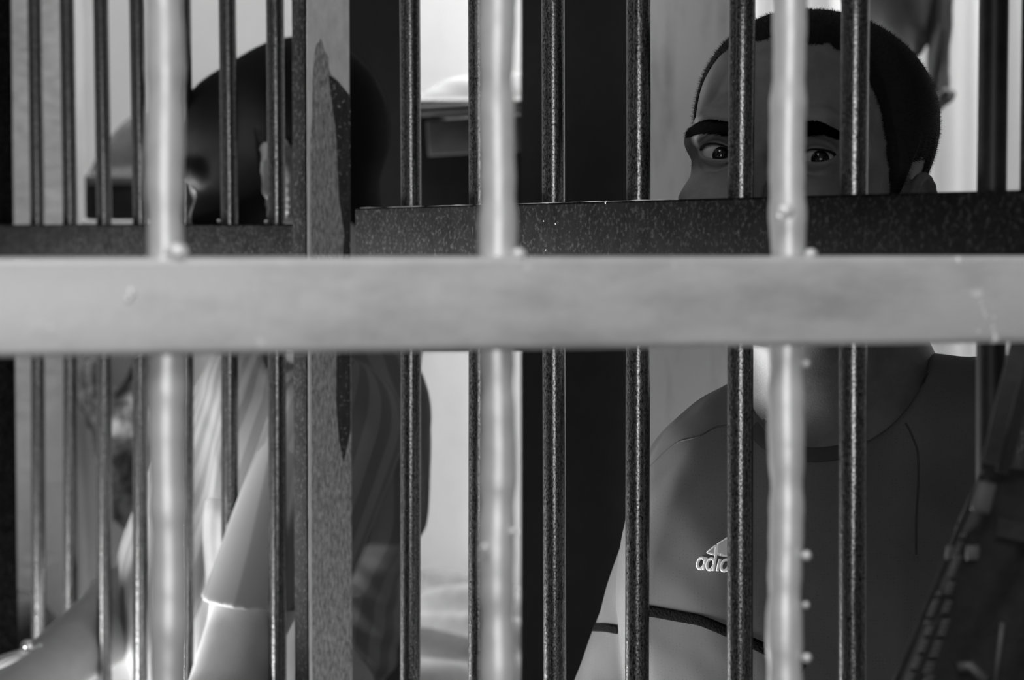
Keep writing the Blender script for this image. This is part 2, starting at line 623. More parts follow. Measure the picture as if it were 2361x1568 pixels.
def head_ops(f, fr, lids=((.36, .42), (.36, .42))):
    e = f.ell
    e((0, .012, .030), (.0735, .099, .086), .02, fr)
    e((0, .036, .058), (.0745, .064, .060), .03, fr)
    e((0, -.042, .044), (.053, .052, .052), .03, fr)
    e((0, -.036, -.030), (.060, .054, .072), .03, fr)
    e((0, -.034, -.072), (.052, .050, .044), .03, fr)
    for s in (-1, 1):
        f.cap((s * .045, .0, -.045), (s * .040, -.045, -.085), .018, .016, .025, fr)   # jaw
    e((0, -.079, -.103), (.020, .017, .015), .02, fr)
    for s in (-1, 1):
        f.cap((s * .010, -.0915, .0125), (s * .036, -.0885, .0165), .0085, .0095, .012, fr)
        f.cap((s * .036, -.0885, .0165), (s * .0535, -.066, .011), .0095, .0085, .012, fr)
        e((s * .0415, -.064, -.033), (.019, .021, .017), .018, fr)
        e((s * .030, -.078, -.040), (.018, .016, .018), .018, fr)
    # sockets
    for s in (-1, 1):
        e((s * .0325, -.0965, .001), (.0195, .014, .0125), .010, fr, 's')
        e((s * .0135, -.100, .000), (.006, .012, .010), .008, fr, 's')
    # nose
    f.cap((0, -.0905, .010), (0, -.106, -.020), .0065, .0085, .010, fr)
    f.cap((0, -.106, -.020), (0, -.1165, -.041), .0085, .0115, .008, fr)
    for s in (-1, 1):
        e((s * .0135, -.1035, -.046), (.0085, .0115, .0085), .006, fr)
        e((s * .0065, -.109, -.0535), (.0038, .006, .004), .003, fr, 's')
    # mouth
    e((0, -.086, -.072), (.024, .014, .018), .012, fr)
    for s in (-1, 1):
        f.cap((0, -.0995, -.0705), (s * .022, -.0875, -.074), .0052, .003, .004, fr)
    f.cap((-.013, -.094, -.083), (.013, -.094, -.083), .0066, .0066, .005, fr)
    f.cap((-.024, -.0935, -.0762), (.024, -.0935, -.0762), .0016, .0016, .003, fr, 's')
    # eyelids
    for s, (up, low) in zip((-1, 1), lids):
        c = EYE * (s, 1, 1)
        e(c, (EYE_R + .0019, EYE_R + .0017, EYE_R + .0016), .0030, fr)

        def fold(p, c=c, s=s, up=up):
            q = p - c
            r = np.linalg.norm(q, axis=1)
            az = np.arctan2(s * q[:, 0], -q[:, 1])
            el = np.arcsin(np.clip(q[:, 2] / np.maximum(r, 1e-6), -1, 1))
            u, _ = lid_limits(az * .92, s, up + .34, .4)
            dist = np.sqrt((r - .0158) ** 2 + ((el - u) * .0145) ** 2)
            return dist - np.where(np.abs(az) < .98, .0018, -.001)

        def bagline(p, c=c, s=s, low=low):
            q = p - c
            r = np.linalg.norm(q, axis=1)
            az = np.arctan2(s * q[:, 0], -q[:, 1])
            el = np.arcsin(np.clip(q[:, 2] / np.maximum(r, 1e-6), -1, 1))
            _, l = lid_limits(az * .85, s, .4, low + .42)
            dist = np.sqrt((r - .0165) ** 2 + ((el - l) * .0145) ** 2)
            return dist - np.where(np.abs(az) < .9, .0016, -.001)

        def opening(p, c=c, s=s, up=up, low=low):
            q = p - c
            r = np.linalg.norm(q, axis=1)
            az = np.arctan2(s * q[:, 0], -q[:, 1])
            el = np.arcsin(np.clip(q[:, 2] / np.maximum(r, 1e-6), -1, 1))
            u, l = lid_limits(az, s, up, low)
            w = np.maximum(np.maximum(el - u, l - el), np.abs(az) - .98) * .0145
            return np.maximum(np.maximum(w, .0105 - r), r - .03)
        f.fn(fold, c, .022, .0016, fr, 's')
        f.fn(bagline, c, .022, .0022, fr, 's')
        f.fn(opening, c, .03, .0008, fr, 's')
    # ears
    for s in (-1, 1):
        t_ = .27
        R = np.array([[math.cos(t_), s * math.sin(t_), 0], [-s * math.sin(t_), math.cos(t_), 0], [0, 0, 1]])
        o_ = np.array([s * .0745, .014, -.017])
        q_ = lambda a, b, c: o_ + R @ np.array([s * a, b, c])
        rim = [q_(.0055 + .0025 * max(0, math.cos(q)), .0035 + .0150 * math.cos(q) * (1 if math.sin(q) > 0 else .85), .0285 * math.sin(q))
               for q in np.linspace(-1.5, 2.6, 14)]
        e(q_(.001, -.004, .0), (.0075, .011, .023), .006, fr, 'u', R)
        e(q_(.0035, .004, .001), (.0042, .0165, .0285), .004, fr, 'u', R)
        f.chain(rim, [.0026] * len(rim), .003, fr)
        e(q_(.0105, -.001, -.004), (.0050, .0075, .0105), .003, fr, 's', R)
        f.chain([q_(.0062, .009, .012), q_(.0068, .0075, 0), q_(.006, .004, -.014)], [.0022, .0024, .002], .003, fr)
        e(q_(.003, -.003, -.027), (.0048, .0085, .0085), .006, fr)
        e(q_(.0055, -.0105, -.004), (.0040, .0038, .0055), .004, fr)
    return


HAIRLINE = np.array([[0, .074], [.35, .074], [.58, .064], [.76, .046], [.98, .012], [1.20, -.012], [1.40, -.014],
                     [1.50, .022], [1.8, .028], [2.0, -.004], [2.3, -.055], [2.7, -.075], [3.2, -.078]])


HAIRLINE_FACE_SHADE = np.array([[0, .050], [.32, .046], [.44, .030], [.52, -.01], [.60, -.105], [1.30, -.105], [1.38, -.03],  # beard and low hairline added to carry the shade on the left face
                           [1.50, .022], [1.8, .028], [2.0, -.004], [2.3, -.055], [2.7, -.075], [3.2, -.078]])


def hair_mask(L, table=HAIRLINE):
    a = np.arctan2(np.abs(L[:, 0]), -(L[:, 1] - .010))
    hl = np.interp(a, table[:, 0], table[:, 1])
    r = np.hypot(L[:, 0], L[:, 1])
    inear = (np.abs(L[:, 0]) > .0805) & (L[:, 2] < .03)
    return np.where(inear, -1, L[:, 2] - hl + .0025 * wobble(L, 40) + .002 * wobble(L, 95))


def hand(f, w, d, n, s, sz=1.0, k=.008, curl=.35):
    """five-fingered hand at wrist w, pointing d, back of hand n, thumb on side s"""
    d = np.array(d, float); d /= np.linalg.norm(d)
    n = np.array(n, float); n -= d * (n @ d); n /= np.linalg.norm(n)
    x = np.cross(d, n) * s
    w = np.array(w, float)
    p = lambda a, b, c: w + (d * a + x * b + n * c) * sz
    for b in (-.028, -.010, .010, .027):
        f.cap(p(.015, b * .7, 0), p(.085, b, 0), .014 * sz, .011 * sz, .012)
    for b, L in ((-.031, .062), (-.011, .075), (.010, .081), (.030, .072)):
        a0 = p(.085, b, 0)
        a1 = p(.085 + L * .48, b * 1.1, -.012 * curl * 2)
        a2 = p(.085 + L * .78, b * 1.12, -.034 * curl * 2)
        a3 = p(.085 + L * .95, b * 1.12, -.058 * curl * 2)
        f.chain([a0, a1, a2, a3], [.0095 * sz, .0088 * sz, .008 * sz, .007 * sz], .004)
    f.chain([p(.022, .026, -.004), p(.055, .050, -.012), p(.085, .062, -.020), p(.108, .064, -.030)],
            [.014 * sz, .0115 * sz, .0095 * sz, .008 * sz], .006)


def build_head_parts(root, R, O, V, F, skin_unused, gaze, lids, nhair=26000, hlen=.0042, table=HAIRLINE):
    """hair, brows, lashes and eyes of one person; V, F is the fine head mesh in world space"""
    N = vnormals(V, F)
    L = (V - O) @ R
    hm = hair_mask(L, table)
    # hair: cap + strands
    keep = hm > 0
    fk = keep[F].all(1)
    idx = np.full(len(V), -1); used = np.unique(F[fk]); idx[used] = np.arange(len(used))
    off = (.0006 + np.clip(hm[used] / .02, 0, 1) * .0016)[:, None]
    capV = V[used] + N[used] * off
    capF = idx[F[fk]]
    cand = np.flatnonzero(hm > -.0015)
    pick = rng.choice(cand, min(nhair, len(cand)), replace=False)
    lean = R @ np.array([0, -.25, -.15])
    lean = lean[None] + rng.normal(scale=.25, size=(len(pick), 3))
    sV, sF = strands(V[pick], N[pick], lean, hlen, .00022)
    VV = np.concatenate([capV, sV])
    FF = [tuple(q) for q in capF.tolist()] + [tuple(q) for q in (sF + len(capV)).tolist()]
    me = bpy.data.meshes.new('hair')
    me.from_pydata(VV.tolist(), [], FF)
    link_mesh('hair', me, M['hair'], root, True)
    front = (L[:, 1] < -.055) & (np.abs(L[:, 0]) < .064)
    tree = BVHTree.FromPolygons([tuple(v) for v in V], [tuple(q) for q in F[front[F].all(1)].tolist()])
    for s in (-1, 1):
        # eyebrow
        rv, rn, rd = [], [], []
        for _ in range(1500):
            t = rng.uniform(0, 1)
            x = .012 + .041 * t
            zc = (.0105 if s > 0 else .0108) + (.0052 if s > 0 else .0036) * math.sin(min(t, .8) / .8 * PI * .62) - (.0035 if s > 0 else .0020) * max(0, t - .6) / .4
            half = .0039 * (1 - .45 * t)
            z = zc + rng.uniform(-1, 1) * half
            a = R @ np.array([s * x, -.15, z]) + O
            dd = R @ np.array([0, 1., 0])
            hit = tree.ray_cast(Vector(a), Vector(dd))
            if hit[0] is None:
                continue
            rv.append(hit[0][:]); nn = np.array(hit[1][:])
            if nn @ dd > 0:
                nn = -nn
            rn.append(nn)
            rd.append(R @ np.array([s * 1.0, .25, .45 - 1.05 * t - (z - zc) * 80]) * 2.2)
        bV, bF = strands(np.array(rv), np.array(rn), np.array(rd) + rng.normal(scale=.25, size=(len(rd), 3)), .0052, .00038)
        me = mesh_np('eyebrow', bV, bF)
        link_mesh('eyebrow', me, M['brow'], root, True)
        # eye
        c = EYE * (s, 1, 1)
        ce = R @ c + O
        gz = np.array(gaze) - ce
        gz /= np.linalg.norm(gz)
        a = np.cross(gz, [0, 0, 1.]); a /= np.linalg.norm(a)
        b = np.cross(a, gz)
        mb = MB()
        nu, nv = 40, 40

        def ring(th, r, bulge):
            return [ce + (gz * (math.cos(th) * r + bulge) + (a * math.cos(q) + b * math.sin(q)) * math.sin(th) * r)
                    for q in np.linspace(0, 2 * PI, nu, endpoint=False)]
        Vv, Ff = [], []
        for j in range(nv + 1):
            Vv += ring(.46 + (PI - .46) * j / nv, EYE_R, 0)
        for j in range(nv):
            for i in range(nu):
                Ff.append((j * nu + i, (j + 1) * nu + i, (j + 1) * nu + (i + 1) % nu, j * nu + (i + 1) % nu))
        mb.add(Vv, Ff)
        eye = mb.build('eye', M['sclera'], root, True)
        mi = MB()
        Vv, Ff = [], []
        ths = np.linspace(.002, .475, 13)
        for th in ths:
            Vv += ring(th, EYE_R, .0009 * math.cos(th / .475 * PI / 2))
        for j in range(len(ths) - 1):
            for i in range(nu):
                Ff.append((j * nu + i, (j + 1) * nu + i, (j + 1) * nu + (i + 1) % nu, j * nu + (i + 1) % nu))
        mi.add(Vv, Ff[:nu * 5], 1)
        mi.f += Ff[nu * 5:]
        mi.mi += [0] * (len(Ff) - nu * 5)
        mi.build('iris', None, eye, True, mats=[M['iris'], M['pupil']])
        # lashes and dark lid rim
        up, low = lids[0 if s < 0 else 1]
        pts, ln, ld = [], [], []
        azs = np.linspace(-.80, .97, 60)
        for az in azs:
            u, l = lid_limits(np.array([az]), s, up, low)
            el = float(u[0]) + .01
            rr = EYE_R + .0016
            loc = np.array([s * math.sin(az) * math.cos(el), -math.cos(az) * math.cos(el), math.sin(el)]) * rr
            pts.append(R @ (c + loc) + O)
            ln.append(R @ loc / rr)
            ld.append(R @ np.array([s * .6 * az, -.5, -.05]))
        mb = MB()
        mb.tube(pts, [.0004 + .0006 * (i / 59.) for i in range(60)], 6)
        rep = np.repeat(np.arange(0, 60), 1)
        lV, lF = strands(np.array(pts)[rep], np.array(ln)[rep], np.array(ld)[rep] + rng.normal(scale=.12, size=(60, 3)), .0026, .00013)
        mb.add(lV, lF)
        mb.build('eyelashes', M['hair'], root, True)
    return


def vattr(me, name, vals):
    at = me.attributes.new(name, 'FLOAT', 'POINT')
    at.data.foreach_set('value', np.asarray(vals, np.float32))


# ================================================================== THE SETTING
def slab(name, c, s, m):
    mb = MB()
    mb.box(c, s)
    return structure(mb.build(name, M[m]))


slab('floor', (0, 0.6, -.05), (6.0, 6.6, .1), 'concrete')
slab('ceiling', (0, 1.90, H + .54), (4.2, 1.62, .12), 'concrete')
slab('wall_back', (0, 3.36, 1.6), (4.2, .12, 3.2), 'white')
slab('wall_right', (1.75, 2.2, 1.6), (.12, 2.4, 3.2), 'plaster_rough')
# plain plastered stretch on the left, in front of the white back wall
xa = P(935, 0, 3.15)[0]
slab('wall_left', ((-2.1 + xa) / 2, 3.22, 1.6), (xa + 2.1, .14, 3.2), 'plaster')
xb = P(162, 0, 3.05)[0]
mb = MB()
mb.box(((-2.1 + xb) / 2, 3.10, 1.6), (xb + 2.1, .10, 3.2), bev=.006)
structure(mb.build('trim_1', M['plaster_rough']))
# grey pier and dark door leaf in the middle
x0, x1 = P(1470, 0, 2.62)[0], P(1712, 0, 2.62)[0]
mb = MB()
mb.box(((x0 + x1) / 2, 2.65, 1.28), (x1 - x0, .06, 2.56), bev=.004)
structure(mb.build('wall_middle', M['pier']))
x2 = P(1200, 0, 2.62)[0]
dr = MB()
dr.box(((x2 + x0) / 2 - .001, 2.66, 1.03), (x0 - x2 - .003, .045, 2.04))
o = dr.build('door_1', M['black'])
structure(o)
lin = MB()
lin.box(((x2 + x0) / 2 - .001, 2.665, 2.31), (x0 - x2 - .003, .05, .5))
structure(lin.build('trim_2', M['black']))
x3, x4 = P(712, 0, 2.63)[0], P(948, 0, 2.63)[0]
dr = MB()
dr.box(((x3 + x4) / 2, 2.66, 1.28), (x4 - x3, .05, 2.56), bev=.003)
structure(dr.build('door_2', M['black']))

# ================================================================== GATE (dark, in focus)
def gate_w(px):
    return 31.02 + .016364 * px


def gate_Y(px):
    return 80.0 / gate_w(px)


GA = P(0, 555, gate_Y(0)); GB = P(2361, 555, gate_Y(2361))
GD = (GB - GA); GD[2] = 0; GD /= np.linalg.norm(GD)
GN = np.array([-GD[1], GD[0], 0])
if GN[1] > 0:
    GN = -GN                                   # towards the camera
GR = np.stack([GD, GN, [0, 0, 1]], 1)
ROD = .0080


def rail_box(mb, a, b, top, hgt, thick, off, slope=0.0):
    a2, b2 = a.copy(), b.copy()
    c = (a2 + b2) / 2 - GN * off
    L = np.linalg.norm((b2 - a2)[:2])
    c[2] = top - hgt / 2
    R = GR.copy()
    if slope:
        R = GR @ np.array([[math.cos(slope), 0, -math.sin(slope)], [0, 1, 0], [math.sin(slope), 0, math.cos(slope)]])
    mb.box(c, (L, thick, hgt), R, bev=.0018)


def rod_at(px_top, px_mid, px_bot):
    pts = []
    for px, py, z in ((px_bot, 1500, None), (px_mid, 480, None), (px_top, 0, None)):
        pts.append(P(px, py, gate_Y(px_mid)))
    lo = pts[0] + (pts[0] - pts[1]) / (pts[0][2] - pts[1][2]) * (.05 - pts[0][2])
    hi = pts[2] + (pts[2] - pts[1]) / (pts[2][2] - pts[1][2]) * (H + .96 - pts[2][2])
    return [lo, pts[0], pts[1], pts[2], hi]


def weld_dots(mb, base, n, spread):
    for _ in range(n):
        mb.sphere(base + GD * rng.uniform(-spread, spread) + GN * rng.uniform(.002, .009)
                  + np.array([0, 0, rng.uniform(-.001, .001)]), rng.uniform(.0008, .0016), 8, 6)


LEFT = [(80, 86, 90), (154, 161.5, 163), (232, 240, 241), (316, 324, 324), (421, 427, 428), (524, 529.5, 530), (634, 638, 640)]
RIGHT = [(945, 948, 946), (1104, 1106, 1104), (1275, 1276, 1279), (1473, 1472, 1469), (1712, 1707.5, 1706), (1972, 1967, 1966), (2292, 2286, 2283)]

panel = empty('barred_partition', tuple(P(380, 555, gate_Y(380)) * (1, 1, 0)), 'dark steel barred panel fixed left of the speckled corner post, seven close round bars', 'barred panel')
a, b = P(-70, 555, gate_Y(-70)), P(722, 555, gate_Y(722))
mb = MB(); rail_box(mb, a, b, P(360, 516, gate_Y(360))[2], .042, .024, -.002, -.006); mb.build('crossbar', M['rail'], panel, auto=True)
mb = MB(); rail_box(mb, a, b, .06, .04, .022, .0); mb.build('bottom_rail', M['rail'], panel, auto=True)
mb = MB(); rail_box(mb, a, b, H + .99, .04, .022, .0); mb.build('top_rail', M['rail'], panel, auto=True)
for t in LEFT:
    mb = MB(); mb.tube(rod_at(*t), ROD, 24); mb.build('bar', M['rod'], panel, auto=True)
c = P(-4, 555, gate_Y(0)); c[2] = (H + .99) / 2
mb = MB(); mb.box(c, (.040, .026, H + .97), GR, bev=.002); mb.build('stile', M['rail'], panel, auto=True)
for px, py in ((505, 510), (614, 512)):
    mb = MB(); mb.sphere(P(px, py, gate_Y(px) - .014), .0021, 10, 8)
    mb.build('weld_spatter', M['weld'], panel, True)

# corner post: rectangular tube with peeled paint
pc = P(757, 555, gate_Y(757)) + GN * .021            # front corner (towards camera, left/right faces meet)
Lr, Ld = .0262, .0425
post = empty('corner_post', (pc[0], pc[1], 0), 'speckled square steel post with peeling dark paint between the two barred panels', 'post')
cc = pc + GD * 0 - GN * Ld / 2 - GD * Lr / 2
cc[2] = (H + 1.0) / 2
mb = MB(); mb.box(cc, (Lr, Ld, H + 1.0), GR, bev=.0012); mb.build('tube', M['rail'], post, auto=True)
# right-hand face skin: bare primer above, dark streaked paint film below the peel line
fx = lambda s: pc - GN * (s * Ld) + GD * .0003


def face_poly(mb, pts2, thick):
    """polygon on the post's right face; pts2 = (0..1 across, height)"""
    V = []
    for d in (0, thick):
        for s, z in pts2:
            p = fx(s) + GD * d
            V.append((p[0], p[1], z))
    n = len(pts2)
    tri = tessellate_polygon([[Vector((s * Ld, z, 0)) for s, z in pts2]])
    F = [tuple(t) for t in tri] + [tuple(i + n for i in t[::-1]) for t in tri]
    F += [(i, (i + 1) % n, n + (i + 1) % n, n + i) for i in range(n)]
    mb.add(V, F)


zy = lambda py: P(800, py, gate_Y(790))[2]
mb = MB(); face_poly(mb, [(.03, .02), (.97, .02), (.97, H + .98), (.03, H + .98)], .0004); mb.build('primer_coat', M['bare'], post)
peel = [(757 + 9, 330), (762 + 8, 250), (771, 180), (776, 120), (780, 98), (786, 92), (789, 84), (793, 92), (797, 112), (803, 121),
        (806, 128), (807, 150), (811, 168), (818, 172), (829, 184), (836, 196), (846, 208), (853, 216)]
pl = [((x - 757) / 98.0, zy(y)) for x, y in peel]
pl = [(min(.985, max(.015, s)), z) for s, z in pl]
mb = MB(); face_poly(mb, [(.07, .02), (.985, .02)] + pl[::-1], .0009); mb.build('paint_film', M['film'], post)
strip = [(.60, zy(330)), (.985, zy(216)), (.985, zy(900)), (.93, zy(980)), (.80, zy(1040)), (.72, zy(960)), (.66, zy(700)), (.70, zy(520))]
strip = [(.50, zy(170)), (.56, zy(172)), (.74, zy(186)), (.98, zy(216)), (.975, zy(470)), (.96, zy(760)), (.965, zy(1000)),
         (.80, zy(1075)), (.70, zy(1020)), (.64, zy(930)), (.66, zy(760)), (.84, zy(540)), (.72, zy(460)), (.66, zy(300)), (.58, zy(240))]
mb = MB(); face_poly(mb, strip, .0013); mb.build('thick_paint', M['post_dark'], post)

gate = empty('barred_gate', tuple(P(1600, 555, gate_Y(1600)) * (1, 1, 0)), 'dark steel barred gate running from the speckled corner post to the right edge', 'gate')
a, b = P(853, 555, gate_Y(853)), P(2440, 555, gate_Y(2440))
rt = (P(855, 478, gate_Y(855))[2] + P(2361, 443, gate_Y(2361))[2]) / 2
mb = MB(); rail_box(mb, a, b, rt, .042, .026, -.001); mb.build('crossbar', M['rail'], gate, auto=True)
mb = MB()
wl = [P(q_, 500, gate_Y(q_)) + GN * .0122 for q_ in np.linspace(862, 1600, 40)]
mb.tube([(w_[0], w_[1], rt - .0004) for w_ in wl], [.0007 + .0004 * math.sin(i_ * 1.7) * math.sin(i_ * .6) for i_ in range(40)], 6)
mb.build('edge_highlight', M['bare'], gate, auto=True)  # pale strip painted in for light caught along the rail's top edge
mb = MB(); rail_box(mb, a, b, .06, .04, .024, .0); mb.build('bottom_rail', M['rail'], gate, auto=True)
mb = MB(); rail_box(mb, a, b, H + .99, .04, .024, .0); mb.build('top_rail', M['rail'], gate, auto=True)
for t in RIGHT:
    mb = MB(); mb.tube(rod_at(*t), ROD * (1.02 if t[0] < 2200 else 1.0), 28); mb.build('bar', M['rod' if t[0] < 2200 else 'unlit_rod'], gate, auto=True)
for px, py in ((1292, 510), (1319, 516), (1297, 576), (1435, 467)):
    q = P(px, py, gate_Y(px)); q = q + GN * .0130
    mb = MB(); mb.sphere(q, .0012, 8, 6)
    mb.build('weld_spatter', M['weld'], gate, True)
c = P(2452, 555, gate_Y(2440)); c[2] = (H + .99) / 2
mb = MB(); mb.box(c, (.040, .026, H + .97), GR, bev=.002); mb.build('stile', M['rail'], gate, auto=True)

# ================================================================== FRONT GRILLE (pale, out of focus)
S0, S1 = 5.72, 4.98
fA, fB = P(-150, 592, FPX / 5.76 / 1000), P(2520, 592, FPX / 4.93 / 1000)
FD = fB - fA; FD[2] = 0; FD /= np.linalg.norm(FD)
FN = np.array([FD[1], -FD[0], 0])
if FN[1] > 0:
    FN = -FN
FR = np.stack([FD, FN, [0, 0, 1]], 1)
grille = empty('window_grille', (0.0, .94, 0), 'pale painted grille nearest the camera, thick flat crossbar and three round bars', 'grille')
ztop = (P(0, 592, FPX / 5720)[2] + P(2361, 592, FPX / 4980)[2]) / 2
mb = MB()
cc = (fA + fB) / 2; cc[2] = ztop - .020
mb.box(cc, (1.30, .014, .0400), FR, bev=.003)
mb.build('crossbar', M['front'], grille, auto=True)
for z in (H - .42, H + .26):
    mb = MB(); c2 = cc.copy(); c2[2] = z
    mb.box(c2, (1.30, .014, .04), FR, bev=.003)
    mb.build('top_rail' if z > H else 'bottom_rail', M['front'], grille, auto=True)


mb = MB()
for (x0_, x1_, z0_, z1_) in ((-2.1, -.14, H + .145, 2.62), (.10, 1.8, H + .145, 2.62), (-.14, .10, H + .80, 2.62), (-2.1, -.62, 0, H + .145), (.46, 1.8, 0, H + .145), (-.62, .46, 0, H - .36)):  # unseen wall; low header shaped to shade faces, notch to light the post
    ce_ = np.array([0, 1.045, 0]) + FD * ((x0_ + x1_) / 2) - FN * .04
    mb.box((ce_[0], ce_[1], (z0_ + z1_) / 2), (x1_ - x0_, .09, z1_ - z0_), FR)
structure(mb.build('wall_front', M['dull_plaster']))
mb = MB(); mb.box((-.46, 1.37, .695), (.07, .56, 1.39), bev=.006)  # unseen stub added to keep the floor light off the front bars
structure(mb.build('light_blocker', M['dull_plaster']))


def front_pt(px):
    t = (px + 150) / 2670.0
    s = 5.76 + (4.93 - 5.76) * t
    return P(px, 592, FPX / s / 1000)


for px in (-440, 388, 1158, 1832, 2500):
    p = front_pt(px) - FN * .008
    zs = np.linspace(H - .43, H + .27, 160)
    pts = [(p[0] + .0004 * math.sin(z * 60 + px), p[1], z) for z in zs]
    rad = [.0078 + .0006 * math.sin(z * 95 + px) * math.sin(z * 37 + 2 * px) + .0004 * math.sin(z * 310 + 3 * px) * math.sin(z * 71) for z in zs]
    mb = MB(); mb.tube(pts, rad, 24)
    mb.build('bar', M['front_bar'], grille, auto=True)
for px, dx, dz, r in ((388, .003, .002, .0050), (388, -.003, -.0015, .003), (1158, .006, .001, .0035), (1832, .006, .001, .003),
                      (1832, -.0065, .020, .0042)):
    p = front_pt(px) + FN * .004 + FD * dx
    p[2] = ztop + dz
    mb = MB(); mb.sphere(p, (r, r * .8, r * .8), 12, 8)
    mb.build('weld_bead', M['front_weld'], grille, True)
for px, py, r in ((1858, 838, .0019), (1859, 1281, .0022), (1860, 1517, .0021), (1186, 1226, .0018), (1117, 1262, .0018), (1858, 1395, .0015)):
    p = front_pt(px); q = P(px, py, p[1])
    mb = MB(); mb.sphere(q, r, 10, 8)
    mb.build('paint_drip', M['front_weld'], grille, True)
chip = [(2251, 681, .0026), (2258, 700, .0022), (2263, 715, .0022), (2268, 728, .0023), (2287, 732, .0020), (2285, 755, .0022),
        (2288, 770, .0024), (2293, 780, .0022), (2253, 764, .0018), (2286, 708, .0015), (2209, 602, .002), (295, 690, .0018), (300, 676, .0022)]
for px, py, r in chip:
    p = front_pt(px); q = P(px, py, p[1] - .0065)
    mb = MB(); mb.sphere(q, (r, .0012, r), 10, 8)
    mb.build('paint_splash', M['front_weld'], grille, True)

# ================================================================== PEOPLE
def person_mesh(name, field, lo, hi, zcut, h1, h2, skin, parent, head_box):
    Vh, Fh = surface(field, head_box[0], head_box[1], h1)
    Vb, Fb = surface(field, lo, (hi[0], hi[1], zcut + .004), h2)
    me = mesh_np(name, np.concatenate([Vh, Vb]), np.concatenate([Fh, Fb + len(Vh)]))
    return link_mesh(name, me, skin, parent, True), Vh, Fh


def legs(f, hips, feet, k=.05):
    hipc, = hips,
    for (hj, kn, an) in feet:
        f.chain([hj, kn, an], [.092, .064, .055], k)
    return f


def shoe_mesh(an, d, parent):
    d = np.array(d, float); d[2] = 0; d /= np.linalg.norm(d)
    f = Field()
    a = np.array(an, float)
    f.cap((a[0], a[1], .045), (a[0] + d[0] * .15, a[1] + d[1] * .15, .036), .042, .034, .02)
    f.cap((a[0] - d[0] * .04, a[1] - d[1] * .04, .045), (a[0], a[1], .09), .04, .042, .02)
    f.fn(lambda p: p[:, 2] - 0.0, (a[0], a[1], 0), .5, .004, 0, 'u') if False else None
    V, F = surface(f, a[:2].tolist() + [0] - np.array([.25, .25, 0]), a[:2].tolist() + [.16] + np.array([.25, .25, 0]), .006)
    V[:, 2] = np.maximum(V[:, 2], .0005)
    return link_mesh('shoe', mesh_np('shoe', V, F), M['shoe'], parent, True)


# ---------------------------------------------------------------- man on the right, looking out
psi1, pit1, rol1 = math.radians(24), math.radians(12), math.radians(3)
R1 = rot(psi1, pit1, rol1)
O1 = P(1763, 352, 1.40) - R1 @ np.array([0, EYE[1] - EYE_R, 0])
lids1 = ((.31, .40), (.22, .36))
NB1 = P(1955, 905, 1.53)
LJ, LE = P(1640, 1122, 1.62), P(1462, 1690, 1.685)
RJ, RE = P(2380, 1030, 1.47), P(2200, 1700, 1.52)
yt = math.radians(20)
RT = rot(yt, 0, math.radians(-6))
C1 = P(1880, 1345, 1.555)
C2 = P(1880, 1720, 1.58)

f1 = Field()
hf = f1.frame(R1, O1)
head_ops(f1, hf, lids1)
f1.cap(R1 @ np.array([0, .028, -.055]) + O1, NB1, .056, .058, .02)
f1.cap(NB1, NB1 + np.array([0, .01, -.08]), .060, .07, .03)
f1.ell(C1, (.126, .090, .130), .04, 0, 'u', RT)
f1.ell(C2, (.135, .09, .22), .05, 0, 'u', RT)
f1.cap(NB1 + np.array([0, 0, -.04]), LJ, .04, .040, .03)
f1.cap(NB1 + np.array([0, 0, -.04]), RJ, .04, .042, .03)
LW = LE + np.array([.05, -.02, -.27]); RW = RE + np.array([-.14, -.02, -.22])
f1.chain([LJ, LE, LW], [.045, .040, .028], .02)
f1.chain([RJ, RE, RW], [.046, .040, .028], .02)
hand(f1, LW, (.1, -.1, -1), (-1, 0, 0), -1)
hand(f1, RW, (-.5, -.1, -1), (.9, 0, -.4), 1)
man1 = empty('person', (C2[0], C2[1], 0), 'man with shaved hair looking out between bars, dark grey sports shirt', 'person', None)
zc1 = float(NB1[2]) - .02
body1, Vh1, Fh1 = person_mesh('body', f1, (-.12, 1.25, .50), (.62, 1.85, 0), zc1, .0010, .0028, M['skin1'], man1,
                              ((O1[0] - .16, O1[1] - .17, zc1), (O1[0] + .16, O1[1] + .17, O1[2] + .15)))
body1.data.update()
build_head_parts(man1, R1, O1, Vh1, Fh1, None, (0.0, 0.0, H), lids1, nhair=34000)

# sports shirt
s1 = Field()
s1.ell(C1, (.140, .106, .150), .04, 0, 'u', RT)
s1.ell(C2, (.132, .108, .26), .05, 0, 'u', RT)
s1.cap(NB1 + np.array([0, .005, -.042]), LJ, .052, .050, .03)
s1.cap(NB1 + np.array([0, .005, -.030]), RJ, .062, .056, .03)
s1.cap(LJ, LE, .050, .058, .009)
s1.cap(RJ, RE, .057, .060, .022)


def folds1(p):
    L = (p - C1) @ RT
    a = .0016 * np.sin(L[:, 0] * 60 + L[:, 2] * 14 + 1.5 * np.sin(L[:, 2] * 9))
    b = .0022 * np.sin(L[:, 0] * 34 - L[:, 2] * 8 + 2.0)
    w = np.clip((-L[:, 2]) / .12, 0, 1)
    return (a * .7 + b) * (.35 + .65 * w) + .0007 * wobble(p, 22)


s1.fn(folds1, C1, 3.0, .01, 0, 'd')
s1.cap(R1 @ np.array([0, .03, -.07]) + O1, P(1915, 822, 1.492), .058, .0655, .004, 0, 's')
s1.fn(lambda p: (p - LE) @ ((LE - LJ) / np.linalg.norm(LE - LJ)) - .0, LE, .001 + 9, .004, 0, 'i') if False else None


